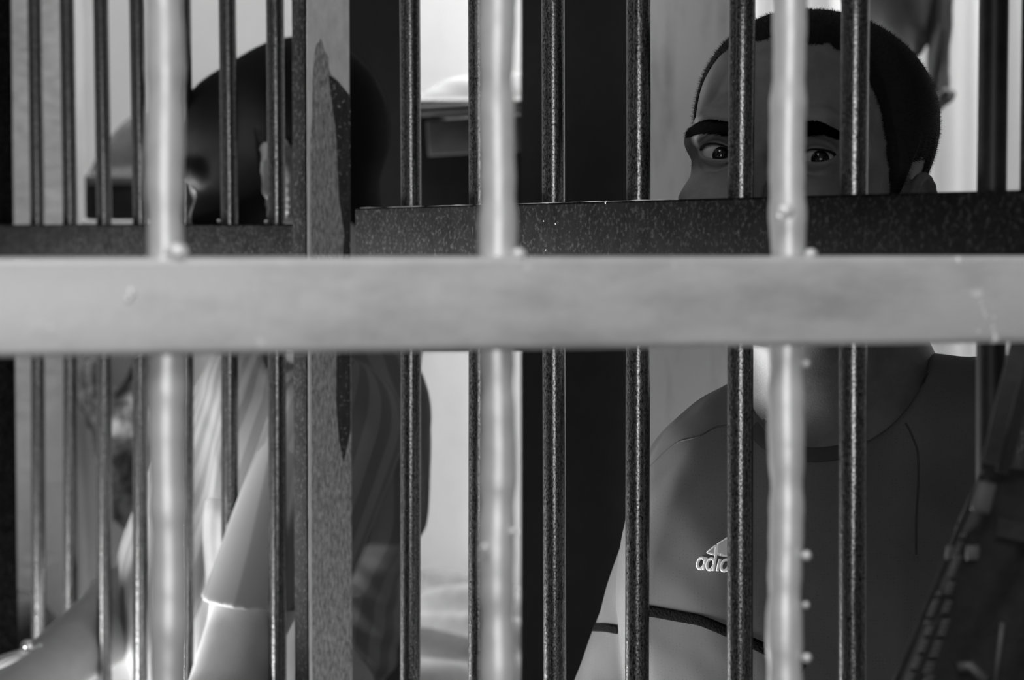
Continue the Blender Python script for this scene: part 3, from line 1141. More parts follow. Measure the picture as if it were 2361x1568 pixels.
def hem1(p):
    # open the cloth below the sleeves and the waist hem
    dl = (LE - LJ) / np.linalg.norm(LE - LJ)
    dr_ = (RE - RJ) / np.linalg.norm(RE - RJ)
    a = np.maximum(-((p - (LE - dl * .0)) @ dl), np.linalg.norm(p - LE, axis=1) - .11)
    b = np.maximum(-((p - (RE - dr_ * .0)) @ dr_), np.linalg.norm(p - RE, axis=1) - .11)
    return np.minimum(a, b)


s1.fn(hem1, (LE + RE) / 2, .7, .004, 0, 's')
Vs1, Fs1 = surface(s1, (-.14, 1.2, .86), (.66, 1.9, H + .10), .0026)
Vs1 = relax(Vs1, Fs1, 1)
shirt1 = link_mesh('shirt', mesh_np('shirt', Vs1, Fs1), M['jersey'], man1, True)
tree1 = BVHTree.FromPolygons([tuple(v) for v in Vs1], [tuple(q) for q in Fs1.tolist()])
CAM = Vector((0, 0, H))


def on_shirt(px, py):
    d = (Vector(P(px, py, 1.0)) - CAM).normalized()
    hit = tree1.ray_cast(CAM + d * 1.2, d)
    if hit[0] is None:
        return None
    n = np.array(hit[1][:])
    if n @ np.array(d[:]) > 0:
        n = -n
    return np.array(hit[0][:]), n


def band(name, poly, width, m, parent, lift=.0014, steps=8, ribs=False):
    """raised ribbon following the cloth through points seen at poly"""
    pts = []
    for (xa_, ya_), (xb_, yb_) in zip(poly[:-1], poly[1:]):
        for i in range(steps):
            t = i / steps
            r = on_shirt(xa_ + (xb_ - xa_) * t, ya_ + (yb_ - ya_) * t)
            if r:
                pts.append(r)
    if len(pts) < 3:
        return
    C = np.array([p for p, n in pts]); Nn = np.array([n for p, n in pts])
    for _ in range(3):
        C[1:-1] = .5 * C[1:-1] + .25 * (C[:-2] + C[2:]); Nn[1:-1] = .5 * Nn[1:-1] + .25 * (Nn[:-2] + Nn[2:])
    T = np.gradient(C, axis=0); T /= np.linalg.norm(T, axis=1, keepdims=True) + 1e-12
    Sd = np.cross(T, Nn); Sd /= np.linalg.norm(Sd, axis=1, keepdims=True) + 1e-12
    prof = [(-.5, -.003), (-.5, lift * .4), (-.46, lift * .6), (-.2, lift * .7), (0, lift * .72), (.2, lift * .7), (.46, lift * .6), (.5, lift * .4), (.5, -.003)]
    V, F = [], []
    for i in range(len(C)):
        for s_, l_ in prof:
            V.append(C[i] + Sd[i] * s_ * width + Nn[i] * l_)
    k = len(prof)
    for i in range(len(C) - 1):
        for j in range(k - 1):
            F.append((i * k + j, i * k + j + 1, (i + 1) * k + j + 1, (i + 1) * k + j))
    return from_arrays(name, V, F, M[m], parent)


band('piping', [(1448, 1402), (1500, 1409), (1560, 1420), (1615, 1430), (1650, 1444), (1700, 1466), (1760, 1494), (1800, 1516), (1860, 1550)], .0078, 'piping', man1)
band('piping', [(1362, 1447), (1395, 1447), (1428, 1453)], .0064, 'piping', man1)
band('collar', [(1735, 985), (1765, 1020), (1810, 1040), (1870, 1050), (1935, 1044), (2000, 1012), (2050, 972), (2105, 912), (2140, 868)], .0100, 'collar', man1)
band('seam', [(1500, 1075), (1530, 1045), (1565, 1018), (1610, 1008), (1650, 984), (1680, 981)], .0012, 'collar', man1, .0008)
band('seam', [(2062, 945), (2095, 985), (2117, 1040), (2118, 1110), (2112, 1200), (2112, 1290)], .0014, 'collar', man1, .0008)


# chest emblem: three slanted bars above the lettering, embroidered on the cloth
def emblem(parent):
    anc, n = on_shirt(1655, 1280)
    n = RT @ np.array([-.25, -1, .05]); n /= np.linalg.norm(n)
    ex = RT @ np.array([1., 0, 0]); ex -= n * (ex @ n); ex /= np.linalg.norm(ex)
    tilt = math.radians(-6)
    ey = np.cross(ex, n) * 1.0
    if ey[2] < 0:
        ey = -ey
    ex, ey = ex * math.cos(tilt) + ey * math.sin(tilt), ey * math.cos(tilt) - ex * math.sin(tilt)

    def place(x, y, lift):
        q = anc + (ex * x * .93 + ey * y * .97) * .001
        hit = tree1.ray_cast(Vector(q + n * .06), Vector(-n))
        base = np.array(hit[0][:]) if hit[0] is not None else q
        return base + n * lift

    fill, edge = MB(), MB()
    bars = [[(-8.2, 1.4), (-1.4, 0.2), (-1.2, 6.4), (-2.0, 6.5)],
            [(-.1, 1.8), (1.6, .3), (9.0, -.2), (9.2, 13.0), (7.4, 12.6), (-.2, 7.6)],
            [(10.8, -.4), (22.5, -1.2), (16.8, 9.4), (12.0, 7.0)]]
    for poly in bars:
        # resample the outline, fill fan
        pts = []
        for (xa_, ya_), (xb_, yb_) in zip(poly, poly[1:] + poly[:1]):
            for i in range(6):
                t = i / 6
                pts.append((xa_ + (xb_ - xa_) * t, ya_ + (yb_ - ya_) * t))
        cx_ = sum(p[0] for p in pts) / len(pts); cy_ = sum(p[1] for p in pts) / len(pts)
        V = [place(cx_, cy_, .0012)] + [place(x, y, .0010) for x, y in pts]
        k = len(pts)
        fill.add(V, [(0, 1 + i, 1 + (i + 1) % k) for i in range(k)])
        loop = [place(x, y, .0011) for x, y in pts]
        edge.tube(loop + loop[:2], .00075, 6)
    fill.build('emblem_bars', M['logo_fill'], parent, True)

    def oval(cx_, cy_, rx, ry):
        return [(cx_ + rx * math.cos(q) + .22 * ry * math.sin(q), cy_ + ry * math.sin(q)) for q in np.linspace(0, 2 * PI, 22)]
    let = MB()

    def stroke(pts, w=.00115):
        let.tube([place(x, y, .0010) for x, y in pts], w, 8)

    def line(a_, b_, k=6):
        return [(a_[0] + (b_[0] - a_[0]) * i / k, a_[1] + (b_[1] - a_[1]) * i / k) for i in range(k + 1)]
    y0 = -6.6
    x = -13.2
    for ch in 'adidas':
        if ch in 'ad':
            stroke(oval(x, y0, 3.0, 3.9))
            stroke(line((x + 2.5, y0 - 4.4), (x + 4.3, y0 + (4.4 if ch == 'a' else 8.6))))
            x += 8.3
        elif ch == 'i':
            x -= 1.6
            stroke(line((x - .9, y0 - 4.4), (x + .9, y0 + 4.0)))
            stroke(line((x + 1.4, y0 + 6.6), (x + 1.8, y0 + 8.0), 2))
            x += 5.2
        else:
            stroke([(x + 2.4, y0 + 3.2), (x + .6, y0 + 4.2), (x - 1.4, y0 + 3.2), (x - 1.2, y0 + 1.2), (x + 1.2, y0 - .4),
                    (x + 2.2, y0 - 2.2), (x + .4, y0 - 4.2), (x - 2.4, y0 - 3.4)])
    let.build('emblem_lettering', M['logo'], parent, True)
    edge.build('emblem_outline', M['logo'], parent, True)


emblem(shirt1)

# trousers and shoes
t1 = Field()
hipc = C2 + np.array([0, .0, -.20])
hx = RT @ np.array([1, 0, 0])
t1.ell(hipc, (.145, .105, .13), .05, 0, 'u', RT)
ft1 = []
for s in (-1, 1):
    hj = hipc + hx * s * .085 + np.array([0, 0, -.04])
    kn = np.array([hj[0] + hx[0] * s * .01, hj[1] + .01, .50]); an = np.array([kn[0], kn[1] + .02, .10])
    t1.chain([hj, kn, an], [.088, .066, .058], .05)
    ft1.append(an)
V, F = surface(t1, (-.2, 1.2, .05), (.7, 2.0, 1.1), .007)
link_mesh('trousers', mesh_np('trousers', V, F), M['trouser'], man1, True)
for an in ft1:
    shoe_mesh(an, RT @ np.array([0, -1, 0]), man1)

# ---------------------------------------------------------------- man on the left, in profile
psi2 = math.radians(100)
R2 = rot(psi2, math.radians(-12), math.radians(0))
O2 = P(650, 396, 2.13)
lids2 = ((.26, .30), (.26, .30))
NB2 = P(812, 800, 2.15)
NJ, NE, NW = P(775, 985, 2.03), P(650, 1385, 2.005), P(330, 1960, 1.80)
NA, NL = P(592, 1370, 1.99), P(500, 1680, 1.92)
FJ, FE, FW = P(755, 985, 2.36), P(392, 1330, 2.47), P(10, 1625, 2.20)
f2 = Field()
hf2 = f2.frame(R2, O2)
head_ops(f2, hf2, lids2)
f2.cap(R2 @ np.array([0, .030, -.055]) + O2, NB2, .056, .060, .025)
f2.cap(NB2, P(795, 970, 2.17), .060, .065, .04)
f2.chain([P(792, 985, 2.13), P(700, 1200, 2.16), P(640, 1500, 2.19), P(620, 1760, 2.2)], [.055, .090, .095, .10], .04)
f2.chain([P(765, 985, 2.25), P(660, 1200, 2.28), P(610, 1500, 2.30), P(600, 1760, 2.3)], [.055, .085, .09, .10], .04)
f2.chain([NJ, NA, NL, NW], [.046, .036, .037, .028], .02)
f2.chain([FJ, FE, FE + (FW - FE) * .3, FW], [.050, .043, .044, .030], .02)
hand(f2, NW, NW - NL, (-.4, -1, .4), 1)
hand(f2, FW, FW - FE, (-.3, -.6, .8), -1)
man2 = empty('person', (P(640, 0, 2.22)[0], 2.22, 0), 'man in profile facing left, pale striped shirt, forearms out through the bars', 'person', None)
zc2 = float(NB2[2]) - .005
body2, Vh2, Fh2 = person_mesh('body', f2, (-.80, 1.68, .82), (.05, 2.62, 0), zc2, .0012, .0030, M['skin2'], man2,
                              ((O2[0] - .17, O2[1] - .15, zc2), (O2[0] + .20, O2[1] + .15, O2[2] + .15)))
build_head_parts(man2, R2, O2, Vh2, Fh2, None, tuple(O2 + np.array([-2.0, .1, -.2])), lids2, nhair=22000, table=HAIRLINE_FACE_SHADE)

s2 = Field()
s2.cap(NB2 + np.array([0, 0, -.03]), P(800, 930, 2.12), .050, .064, .04)
for px, r in ((0, 0),):
    s2.chain([P(812, 935, 2.12), P(752, 1105, 2.15), P(640, 1400, 2.22), P(610, 1780, 2.26)], [.066, .100, .112, .118], .05)
    s2.chain([P(780, 935, 2.28), P(720, 1105, 2.32), P(590, 1400, 2.38), P(580, 1780, 2.40)], [.060, .095, .112, .118], .05)
    s2.chain([P(640, 905, 2.21), P(560, 1120, 2.30), P(490, 1330, 2.40), P(470, 1560, 2.42), P(500, 1780, 2.42)], [.078, .085, .092, .092, .09], .06)
s2.cap(NJ, NE, .060, .055, .02)
s2.cap(FJ, FE + (FJ - FE) * .25, .060, .060, .03)
s2.cap(NJ, NA + (NL - NA) * .25, .058, .050, .02)


def folds2(p):
    x, y, z = p[:, 0], p[:, 1], p[:, 2] - H
    u = x * .8 - y * .6
    a = .0045 * np.sin(u * 44 + 2.2 * np.sin(z * 11) + z * 26)
    b = .0035 * np.sin(u * 78 - z * 34 + 1.4 * np.sin(u * 20))
    w = .25 + .75 * np.clip((-.14 - z) / .12, 0, 1)
    c = .0018 * np.sin((z + .75 * x) * 150 + 2 * np.sin(x * 40)) * np.clip((-.30 - z) / .08, 0, 1) * np.clip((x + .26) / .08, 0, 1)
    da_ = (NE - NJ) / np.linalg.norm(NE - NJ)
    t_ = np.clip((p - NJ) @ da_, 0, .5)
    near = np.clip((np.linalg.norm(p - NJ - t_[:, None] * da_, axis=1) - .065) / .03, .25, 1)
    return (a + b) * w * near + c


s2.fn(folds2, C2, 9.0, .01, 0, 'd')
s2.cap(R2 @ np.array([0, .03, -.08]) + O2, P(770, 800, 2.14), .062, .07, .006, 0, 's')
dn = np.array(P(560, 1500, 2.0)) - np.array(P(640, 1150, 2.0)); dn /= np.linalg.norm(dn)
dn = dn + np.array([.14, 0, .0]); dn /= np.linalg.norm(dn)
hemc = P(648, 1383, 2.0)


def hem2(p):
    q = p - hemc
    return np.maximum(-(q @ dn), np.linalg.norm(q - dn * .07, axis=1) - .115)


s2.fn(hem2, hemc, .16, .002, 0, 's')
da = (NE - NJ) / np.linalg.norm(NE - NJ)
s2.cap(NE - da * .004, NE + da * .06, .047, .047, .003, 0, 's')
s2.cap(NE * .5 + NA * .5 - da * .004, NA + (NL - NA) * .3, .0385, .0385, .003, 0, 's')
df = (FE - FJ) / np.linalg.norm(FE - FJ)
hemf = FE - df * .10
s2.fn(lambda p: np.maximum(-((p - hemf) @ df), np.linalg.norm(p - hemf, axis=1) - .10), hemf, .12, .003, 0, 's')
Vs2, Fs2 = surface(s2, (-.55, 1.88, .96), (.10, 2.66, H + .02), .0028)
Vs2 = relax(Vs2, Fs2, 1)
me = mesh_np('shirt', Vs2, Fs2)
ax_ = np.array([P(690, 900, 2.22), P(640, 1150, 2.27), P(560, 1450, 2.31), P(550, 1780, 2.33)])
cxy = np.stack([np.interp(-Vs2[:, 2], -ax_[:, 2], ax_[:, k_]) for k_ in (0, 1)], 1)
ang = np.arctan2(Vs2[:, 1] - cxy[:, 1], Vs2[:, 0] - cxy[:, 0])
dal = np.linalg.norm(Vs2 - (NJ + np.clip(((Vs2 - NJ) @ da) / .45, 0, 1)[:, None] * da * .45), axis=1)
ea = np.cross(da, [0, 1., 0]); ea /= np.linalg.norm(ea)
eb = np.cross(da, ea)
aph = np.arctan2((Vs2 - NJ) @ eb, (Vs2 - NJ) @ ea)
vattr(me, 'stripe', .5 + .5 * np.sin(np.where(dal < .066, aph * 13 + 1.0, ang * 34 + 4 * (Vs2[:, 2] - H))))
shirt2 = link_mesh('shirt', me, M['stripe'], man2, True)

t2 = Field()
hipc2 = P(600, 1860, 2.30); hipc2[2] = .97
RT2 = rot(math.radians(110))
t2.ell(hipc2, (.15, .11, .14), .05, 0, 'u', RT2)
ft2 = []
for s in (-1, 1):
    hj = hipc2 + RT2 @ np.array([s * .085, 0, -.04])
    kn = np.array([hj[0], hj[1], .5]); an = np.array([kn[0] + .02, kn[1], .10])
    t2.chain([hj, kn, an], [.088, .066, .058], .05)
    ft2.append(an)
V, F = surface(t2, (-.65, 1.95, .05), (.15, 2.7, 1.14), .007)
link_mesh('trousers', mesh_np('trousers', V, F), M['trouser'], man2, True)
for an in ft2:
    shoe_mesh(an, RT2 @ np.array([0, -1, 0]), man2)

# ================================================================== BACK OF THE CELL
# wall cupboard with a rumpled blanket on its top
cup = empty('cupboard', (P(1040, 0, 2.7)[0], 2.81, P(1040, 806, 2.78)[2]), 'dark cupboard with thin top board, fixed high in the gap between dark doors', 'cupboard')
xl, xr = P(930, 0, 2.75)[0], P(1200, 0, 2.80)[0] + .04
zt = P(1040, 238, 2.76)[2]; zb = P(1040, 806, 2.78)[2]
mb = MB()
Rtilt = np.array([[math.cos(.06), 0, -math.sin(.06)], [0, 1, 0], [math.sin(.06), 0, math.cos(.06)]])
mb.box(((xl + xr) / 2, 2.80, zt - .006), (xr - xl, .12, .012), Rtilt, bev=.002); mb.build('top_board', M['dark'], cup, auto=True)
mb = MB(); mb.box(((xl + xr) / 2, 2.81, (zt - .02 + zb) / 2), (xr - xl - .004, .09, zt - .02 - zb), bev=.003); mb.build('carcass', M['black'], cup, auto=True)
mb = MB(); mb.box(((xl + xr) / 2 + .012, 2.760, zt - .040), (xr - xl - .035, .008, .045), Rtilt, bev=.002); mb.build('front_panel', M['mid'], cup, auto=True)


for bx_ in (xl + .006, xr - .006):
    mb = MB(); mb.box((bx_, 3.08, zt - .06), (.012, .45, .03)); mb.build('bracket', M['dark'], cup)


def cloth_lump(name, c, sx, sy, sz, amp, m, label, cat, seed=0, nu=60, nv=40, parent=None):
    def fn(u, v):
        x, y = (u - .5), (v - .5)
        r = min(1, 2 * max(abs(x), abs(y)))
        edge = (1 - r ** 4)
        q = np.array([x * sx + seed, y * sy, 0.])
        hgt = sz * edge * (.62 + .38 * math.sin(x * 3.2 + 1.2)) + amp * edge * (
            math.sin(x * 23 + 3 * math.sin(y * 7 + seed)) * .5 + math.sin(y * 31 + 2 * math.sin(x * 9 + seed)) * .5)
        return (c[0] + x * sx, c[1] + y * sy, c[2] + max(hgt, 0))
    mb = MB()
    mb.grid(fn, nu, nv)
    n = len(mb.v)
    # closed underside
    rim = [i for i in range(nu + 1)] + [(j) * (nu + 1) + nu for j in range(1, nv + 1)] + \
          [nv * (nu + 1) + i for i in range(nu - 1, -1, -1)] + [j * (nu + 1) for j in range(nv - 1, 0, -1)]
    base = len(mb.v)
    for i in rim:
        x, y, z = mb.v[i]
        mb.v.append((x, y, c[2]))
    k = len(rim)
    for i in range(k):
        mb.f.append((rim[i], rim[(i + 1) % k], base + (i + 1) % k, base + i)); mb.mi.append(0)
    mb.f.append(tuple(range(base, base + k))); mb.mi.append(0)
    o = mb.build(name, M[m], parent, True)
    return tag(o, label, cat)


cz = zt + .0005
cloth_lump('blanket', ((xl + xr) / 2 + .006, 2.80, cz + .0018), xr - xl - .014, .11, .040, .003, 'blanket', 'pale rumpled blanket heaped on the dark cupboard top', 'blanket', 2)
# bed with crumpled linen under the white wall
bed = empty('bed', (P(1060, 0, 3.05)[0], 3.05, 0), 'low bed with dark frame standing below the white wall', 'bed')
zbed = H - .535
bx0, bx1 = -.146, .30
mb = MB(); mb.box(((bx0 + bx1) / 2, 3.005, zbed - .09), (bx1 - bx0, .55, .16), bev=.03); mb.build('mattress', M['sheet'], bed, auto=True)
mb = MB(); mb.box(((bx0 + bx1) / 2, 3.005, zbed - .20), (bx1 - bx0, .55, .05), bev=.004); mb.build('frame', M['dark'], bed, auto=True)
for lx in (bx0 + .03, bx1 - .03):
    for ly in (2.755, 3.255):
        mb = MB(); mb.box((lx, ly, (zbed - .225) / 2), (.04, .04, zbed - .225)); mb.build('leg', M['dark'], bed)


def crumple(u, v):
    x = bx0 + .01 + (bx1 - bx0 - .02) * u
    if v < .55:
        t = v / .55
        y, z = 3.27 - .55 * t, zbed - .006
        hgt = .018 + .016 * math.sin(y * 46 + 2.4 * math.sin(x * 17)) + .008 * math.sin(y * 90 + x * 60 + 1.7 * math.sin(x * 29)) \
            + .010 * math.sin(x * 21 + y * 13)
        w = min(1, (1 - t) / .25)
        return (x, y, z + max(.001, hgt * (.35 + .65 * w)))
    t = (v - .55) / .45
    d = .010 + .012 * math.sin(x * 70 + 6 * t + 1.5 * math.sin(x * 25)) + .012 * math.sin(t * 22 + 2.5 * math.sin(x * 14)) * t
    a = min(1, t / .12) * PI / 2
    return (x, 2.722 - .014 * math.sin(a) - max(-.004, d) * min(1, t / .3), zbed - .005 - .014 * (1 - math.cos(a)) - .42 * t)


mb = MB(); mb.grid(crumple, 110, 120)
tag(mb.build('bed_sheet', M['sheet'], None, True), 'crumpled pale sheet draped over the low bed', 'sheet')
sol = bpy.data.objects['bed_sheet'].modifiers.new('thick', 'SOLIDIFY'); sol.thickness = .004; sol.offset = 1

# curtain on the right
cx0, cx1 = P(1705, 0, 3.1)[0], P(2361, 0, 3.1)[0] + .35


def curt(u, v):
    x = cx0 + (cx1 - cx0) * u
    z = .25 + (H + .75 - .25) * v
    ph = x * 62 + 1.2 * math.sin(x * 23)
    d = .016 * math.sin(ph + .25 * math.sin(z * 2.2)) + .006 * math.sin(x * 150 + z * 1.2) + .010 * math.sin(x * 17 + 1.1 * z)
    return (x + .004 * math.sin(z * 3 + x * 30), 3.14 + d, z)


mb = MB(); mb.grid(curt, 240, 60)
o = mb.build('curtain', M['curtain'], None, True)
tag(o, 'bright white curtain hanging in vertical folds behind the shaved-haired man', 'curtain')
m_ = o.modifiers.new('thick', 'SOLIDIFY'); m_.thickness = .003
cr = empty('curtain_rod', ((cx0 + cx1) / 2, 3.14, H + .77), 'thin dark curtain rod carrying the white curtain', 'rod')
mb = MB(); mb.tube([(cx0 - .02, 3.14, H + .765), (cx1 + .03, 3.14, H + .765)], .009, 12); mb.build('rod', M['dark'], cr, auto=True)
for x in (cx0 + .02, cx1 - .02):
    mb = MB(); mb.box((x, 3.22, H + .765), (.02, .17, .02)); mb.build('bracket', M['dark'], cr)

# dark garment with a hanging strap in front of the curtain
gy = 2.86
gar = empty('hanging_jacket', tuple(P(2080, -60, gy)), 'dark jacket on a hook above the shaved-haired man, its sleeve dangling', 'jacket')


def tube_cloth(pts, rx, ry, name, m, n=24, amp=.004):
    mb = MB()
    V, F = [], []
    fine = []
    for i in range(len(pts) - 1):
        for t in np.linspace(0, 1, 6, endpoint=False):
            fine.append((np.array(pts[i]) * (1 - t) + np.array(pts[i + 1]) * t, rx[i] * (1 - t) + rx[i + 1] * t, ry[i] * (1 - t) + ry[i + 1] * t))
    fine.append((np.array(pts[-1]), rx[-1], ry[-1]))
    for k_, (p, a_, b_) in enumerate(fine):
        for q in np.linspace(0, 2 * PI, n, endpoint=False):
            w = 1 + amp / max(a_, .01) * math.sin(5 * q + k_ * .35)
            V.append(p + np.array([a_ * math.cos(q) * w, b_ * math.sin(q) * w, 0]))
    for i in range(len(fine) - 1):
        for k_ in range(n):
            F.append((i * n + k_, i * n + (k_ + 1) % n, (i + 1) * n + (k_ + 1) % n, (i + 1) * n + k_))
    F.append(tuple(range(n))); F.append(tuple(range((len(fine) - 1) * n, len(fine) * n)))
    mb.add(V, F)
    return mb.build(name, M[m], gar, True)


tube_cloth([P(2050, -420, gy), P(2040, -150, gy), P(2048, 0, gy), P(2080, 70, gy), P(2100, 110, gy), P(2105, 135, gy)],
           [.05, .06, .058, .035, .016, .004], [.03, .035, .03, .025, .014, .004], 'jacket_body', 'garment')
tube_cloth([P(2160, -400, gy), P(2168, -100, gy), P(2168, 60, gy), P(2164, 150, gy), P(2162, 205, gy)],
           [.014, .014, .013, .012, .012], [.014, .014, .013, .012, .012], 'sleeve', 'garment')
tube_cloth([P(2160, 200, gy), P(2166, 212, gy), P(2164, 232, gy), P(2148, 258, gy), P(2140, 268, gy)],
           [.013, .018, .017, .008, .002], [.012, .014, .013, .007, .002], 'cuff', 'garment')
mb = MB(); mb.tube([P(2050, -430, gy), P(2100, -470, gy), P(2160, -410, gy)], .008, 10)
hk = P(2100, -470, gy)
mb.tube([hk, hk * .4 + np.array([hk[0], 3.12, H + .775]) * .6, (hk[0], 3.125, H + .786), (hk[0], 3.15, H + .780)], .004, 10)
mb.build('hanger', M['dark'], gar, auto=True)

# left background: shelf, crate, cloth, hanging bag
zs = P(250, 508, 2.98)[2]
sh = empty('wall_shelf', tuple(P(260, 512, 3.1)), 'pale narrow shelf on the left wall holding a dark crate', 'shelf')
xs0, xs1 = P(172, 0, 2.95)[0], P(420, 0, 2.95)[0]
mb = MB(); mb.box(((xs0 + xs1) / 2, 3.06, zs - .006), (xs1 - xs0, .17, .012), bev=.002); mb.build('board', M['blanket'], sh, auto=True)
for x in (xs0 + .02, xs1 - .02):
    mb = MB(); mb.box((x, 3.11, zs - .045), (.012, .07, .066)); mb.build('bracket', M['dark'], sh)
cra = empty('crate', ((xs0 + xs1) / 2, 3.04, zs), 'dark open crate standing on the narrow left shelf', 'crate')
zc_ = P(250, 402, 2.98)[2]
mb = MB(); mb.box(((xs0 + xs1) / 2, 3.05, (zs + zc_) / 2 + .0005), (xs1 - xs0 - .006, .12, zc_ - zs - .001), bev=.004); mb.build('box', M['black'], cra, auto=True)
mb = MB(); mb.box(((xs0 + xs1) / 2, 2.986, zc_ - .008), (xs1 - xs0 - .012, .006, .012), bev=.001); mb.build('rim', M['dark'], cra, auto=True)
cloth_lump('folded_cloth', ((xs0 + xs1) / 2, 3.05, zc_ + .0008), xs1 - xs0 - .015, .11, .085, .003, 'grey_cloth', 'grey cloth bundle heaped on the dark crate', 'cloth', 5)
hy = 3.02
sack = Field()
sack.chain([P(330, 860, hy), P(300, 1000, hy), P(300, 1170, hy)], [.018, .045, .030], .03)
sack.chain([P(215, 840, hy), P(228, 930, hy), P(270, 1000, hy)], [.02, .022, .02], .02)
V, F = surface(sack, P(120, 1400, hy) - np.array([0, .15, 0]), P(460, 700, hy) + np.array([0, .15, 0]), .005)
V = V + .004 * wobble(V, 30)[:, None]
sk = empty('cloth_bag', tuple(P(300, 1000, hy)), 'patterned dark cloth bag hanging under the left shelf', 'bag')
link_mesh('pouch', mesh_np('pouch', V, F), M['pattern'], sk, True)
mb = MB(); mb.tube([P(330, 870, hy), P(315, 700, hy + .03), P(300, 540, hy + .07)], .003, 8)
mb.tube([P(215, 850, hy), P(255, 700, hy + .03), P(300, 540, hy + .07)], .003, 8)
mb.build('cord', M['dark'], sk, True)

# bright handrail at the lower left and the dark sack beside it
hr = empty('handrail', tuple(P(40, 1515, 2.20) * (1, 1, 0)), 'bright steel handrail end with round knob at the lower left', 'handrail')
e0, e1 = P(-330, 1660, 2.12), P(90, 1500, 2.25)
mb = MB(); mb.tube([e0, P(-100, 1572, 2.18), P(40, 1519, 2.235), e1], [.0095, .0095, .0090, .0075], 20)
mb.sphere(e1, .0075, 14, 10); mb.build('rail', M['chrome'], hr, True)
mb = MB(); mb.sphere(P(63, 1489, 2.236), .0064, 16, 12); mb.build('knob', M['chrome'], hr, True)
mb = MB(); q = P(-330, 1660, 2.12); mb.tube([(q[0], q[1], 0.0), tuple(q)], .012, 16); mb.build('upright', M['chrome'], hr, auto=True)
hh = Field()
yy = 2.90
hh.chain([P(-60, 1500, yy), P(30, 1440, yy), P(60, 1420, yy)], [.05, .040, .026], .03)
hh.ell(P(112, 1462, yy), (.017, .02, .016), .02)
hh.cap(P(-40, 1600, yy), P(80, 1600, yy), .06, .06, .04)
hh.cap(P(20, 1700, yy), P(20, 2200, yy), .10, .12, .05)
hh.chain([P(20, 2200, yy), np.array([P(20, 0, yy)[0], yy, .09])], [.12, .10], .05)
V, F = surface(hh, (-1.1, 2.55, 0), (-.3, 3.045, H), .007)
V = V + .006 * wobble(V, 14)[:, None]
V[:, 2] = np.maximum(V[:, 2], 0.0005)
tag(link_mesh('sack', mesh_np('sack', V, F), M['black'], None, True), 'lumpy black sack standing in the lower left behind the handrail', 'sack')

# ================================================================== BACKPACK hung on the gate, lower right
by = 1.075
bag = empty('backpack', tuple(P(2330, 1300, by)), 'dark backpack hanging outside the gate at the lower right', 'backpack')
quad = [np.array(P(2272, 1075, by)), np.array(P(2500, 1095, by + .0)), np.array(P(2035, 1640, by)), np.array(P(2470, 1780, by))]


def pack(u, v, sgn):
    tl, tr, bl, br = quad
    p = (tl * (1 - u) + tr * u) * (1 - v) + (bl * (1 - u) + br * u) * v
    w = (1 - (2 * u - 1) ** 4) ** .5 * (1 - (2 * v - 1) ** 6) ** .5
    return p + np.array([0, sgn * (.030 * w + .0018 * w * math.sin(u * 17 + v * 9)), 0])


mb = MB()
mb.grid(lambda u, v: pack(u, v, -1), 40, 40)
mb.grid(lambda u, v: pack(1 - u, v, 1), 40, 40)
mb.build('pack_body', M['bag'], bag, True)


def on_bag(px, py, lift=.001):
    tl, tr, bl, br = quad
    best = None
    for v in np.linspace(0, 1, 61):
        for u in np.linspace(0, 1, 61):
            p = pack(u, v, -1)
            x = CX + p[0] / p[1] * FPX
            y = 555 - (p[2] - H) / p[1] * FPX
            d = (x - px) ** 2 + (y - py) ** 2
            if best is None or d < best[0]:
                best = (d, p)
    return best[1] + np.array([0, -lift, 0])


def ribbon(name, pts, width, thick, m, parent=bag):
    mb = MB()
    pts = [np.array(p) for p in pts]
    V, F = [], []
    for i, p in enumerate(pts):
        t = pts[min(i + 1, len(pts) - 1)] - pts[max(0, i - 1)]
        t /= np.linalg.norm(t)
        s = np.cross(t, [0, 1., 0]); s /= np.linalg.norm(s)
        nn = np.cross(s, t)
        for a_, b_ in ((-1, -1), (1, -1), (1, 1), (-1, 1)):
            V.append(p + s * a_ * width / 2 + nn * b_ * thick / 2)
    for i in range(len(pts) - 1):
        for k_ in range(4):
            F.append((i * 4 + k_, i * 4 + (k_ + 1) % 4, (i + 1) * 4 + (k_ + 1) % 4, (i + 1) * 4 + k_))
    F.append((0, 1, 2, 3)); F.append(tuple((len(pts) - 1) * 4 + k_ for k_ in (3, 2, 1, 0)))
    mb.add(V, F)
    return mb.build(name, M[m], parent)


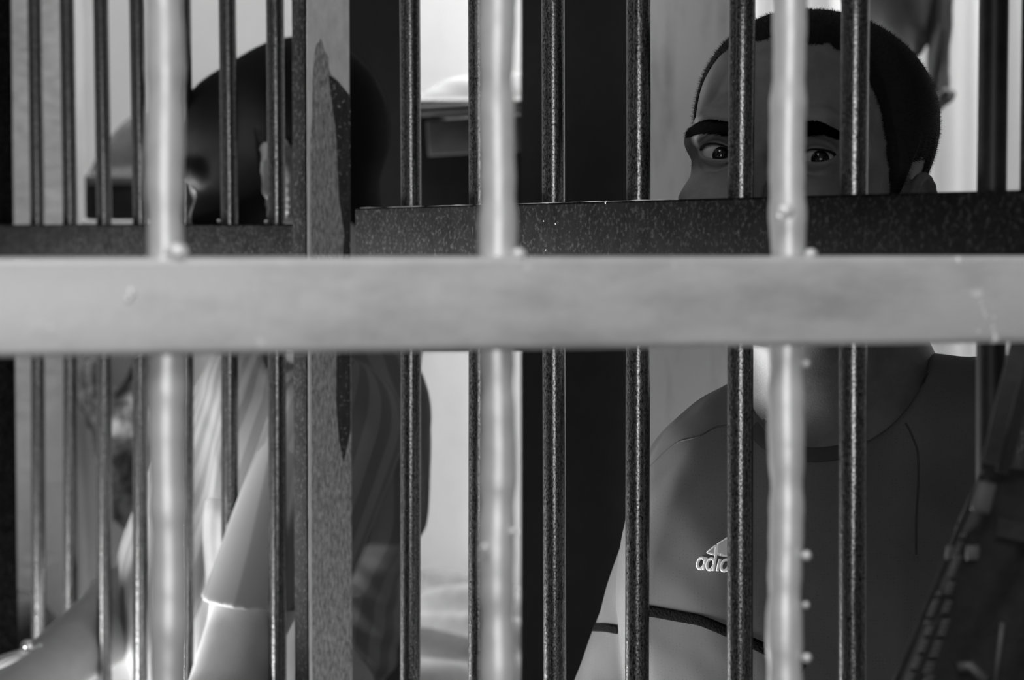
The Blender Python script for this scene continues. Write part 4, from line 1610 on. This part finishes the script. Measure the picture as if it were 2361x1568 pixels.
ribbon('shoulder_strap', [P(2420, 470, by + .05), P(2418, 480, by + .012), P(2382, 650, by - .005), P(2345, 810, by - .012), P(2312, 940, by - .018), P(2283, 1068, by - .022)], .0082, .0018, 'webbing')
ribbon('shoulder_strap', [P(2445, 470, by + .05), P(2443, 480, by + .012), P(2410, 700, by - .005), P(2372, 860, by - .012), P(2335, 1000, by - .018), P(2310, 1090, by - .02)], .0065, .0016, 'bag')
mb = MB()
mb.box(P(2268, 1146, by - .03), (.0095, .004, .0150), np.array([[math.cos(.22), 0, math.sin(.22)], [0, 1, 0], [-math.sin(.22), 0, math.cos(.22)]]), bev=.0012)
mb.build('buckle', M['buckle'], bag, auto=True)
ribbon('side_strap', [on_bag(2298, 1212, .004), on_bag(2330, 1222, .004), on_bag(2370, 1232, .004), on_bag(2420, 1245, .004)], .0095, .0018, 'webbing')
mb = MB()
for px, py in ((2190, 1280), (2250, 1274)):
    mb.box(on_bag(px, py, .002), (.0042 if px < 2200 else .0065, .003, .0075), bev=.0008)
mb.build('strap_tab', M['buckle'], bag, auto=True)
mb = MB()
for c0, c1 in (((2228, 1190), (2212, 1300)), ((2212, 1300), (2190, 1420)), ((2190, 1420), (2140, 1590)), ((2175, 1370), (2105, 1590))):
    n_ = int(math.hypot(c1[0] - c0[0], c1[1] - c0[1]) / 8.5)
    for i in range(n_):
        t = i / n_
        p = on_bag(c0[0] + (c1[0] - c0[0]) * t, c0[1] + (c1[1] - c0[1]) * t, .0008)
        mb.box(p, (.0046, .0014, .0011), bev=.0003)
mb.build('zipper', M['teeth'], bag, auto=True)
mb = MB()
pv = [(2210, 1210), (2235, 1180), (2300, 1180)]
mb.tube([on_bag(2262, 1098), on_bag(2232, 1175), on_bag(2190, 1290), on_bag(2140, 1410), on_bag(2085, 1540), on_bag(2062, 1610)], .0016, 8)
mb.build('piping', M['webbing'], bag, True)
mb = MB()
mb.tube([on_bag(2320, 1440), on_bag(2312, 1520), on_bag(2300, 1600)], .0016, 8)
mb.tube([on_bag(2215, 1545), on_bag(2245, 1548), on_bag(2280, 1580)], .003, 8)
mb.build('pocket_edge', M['buckle'], bag, True)
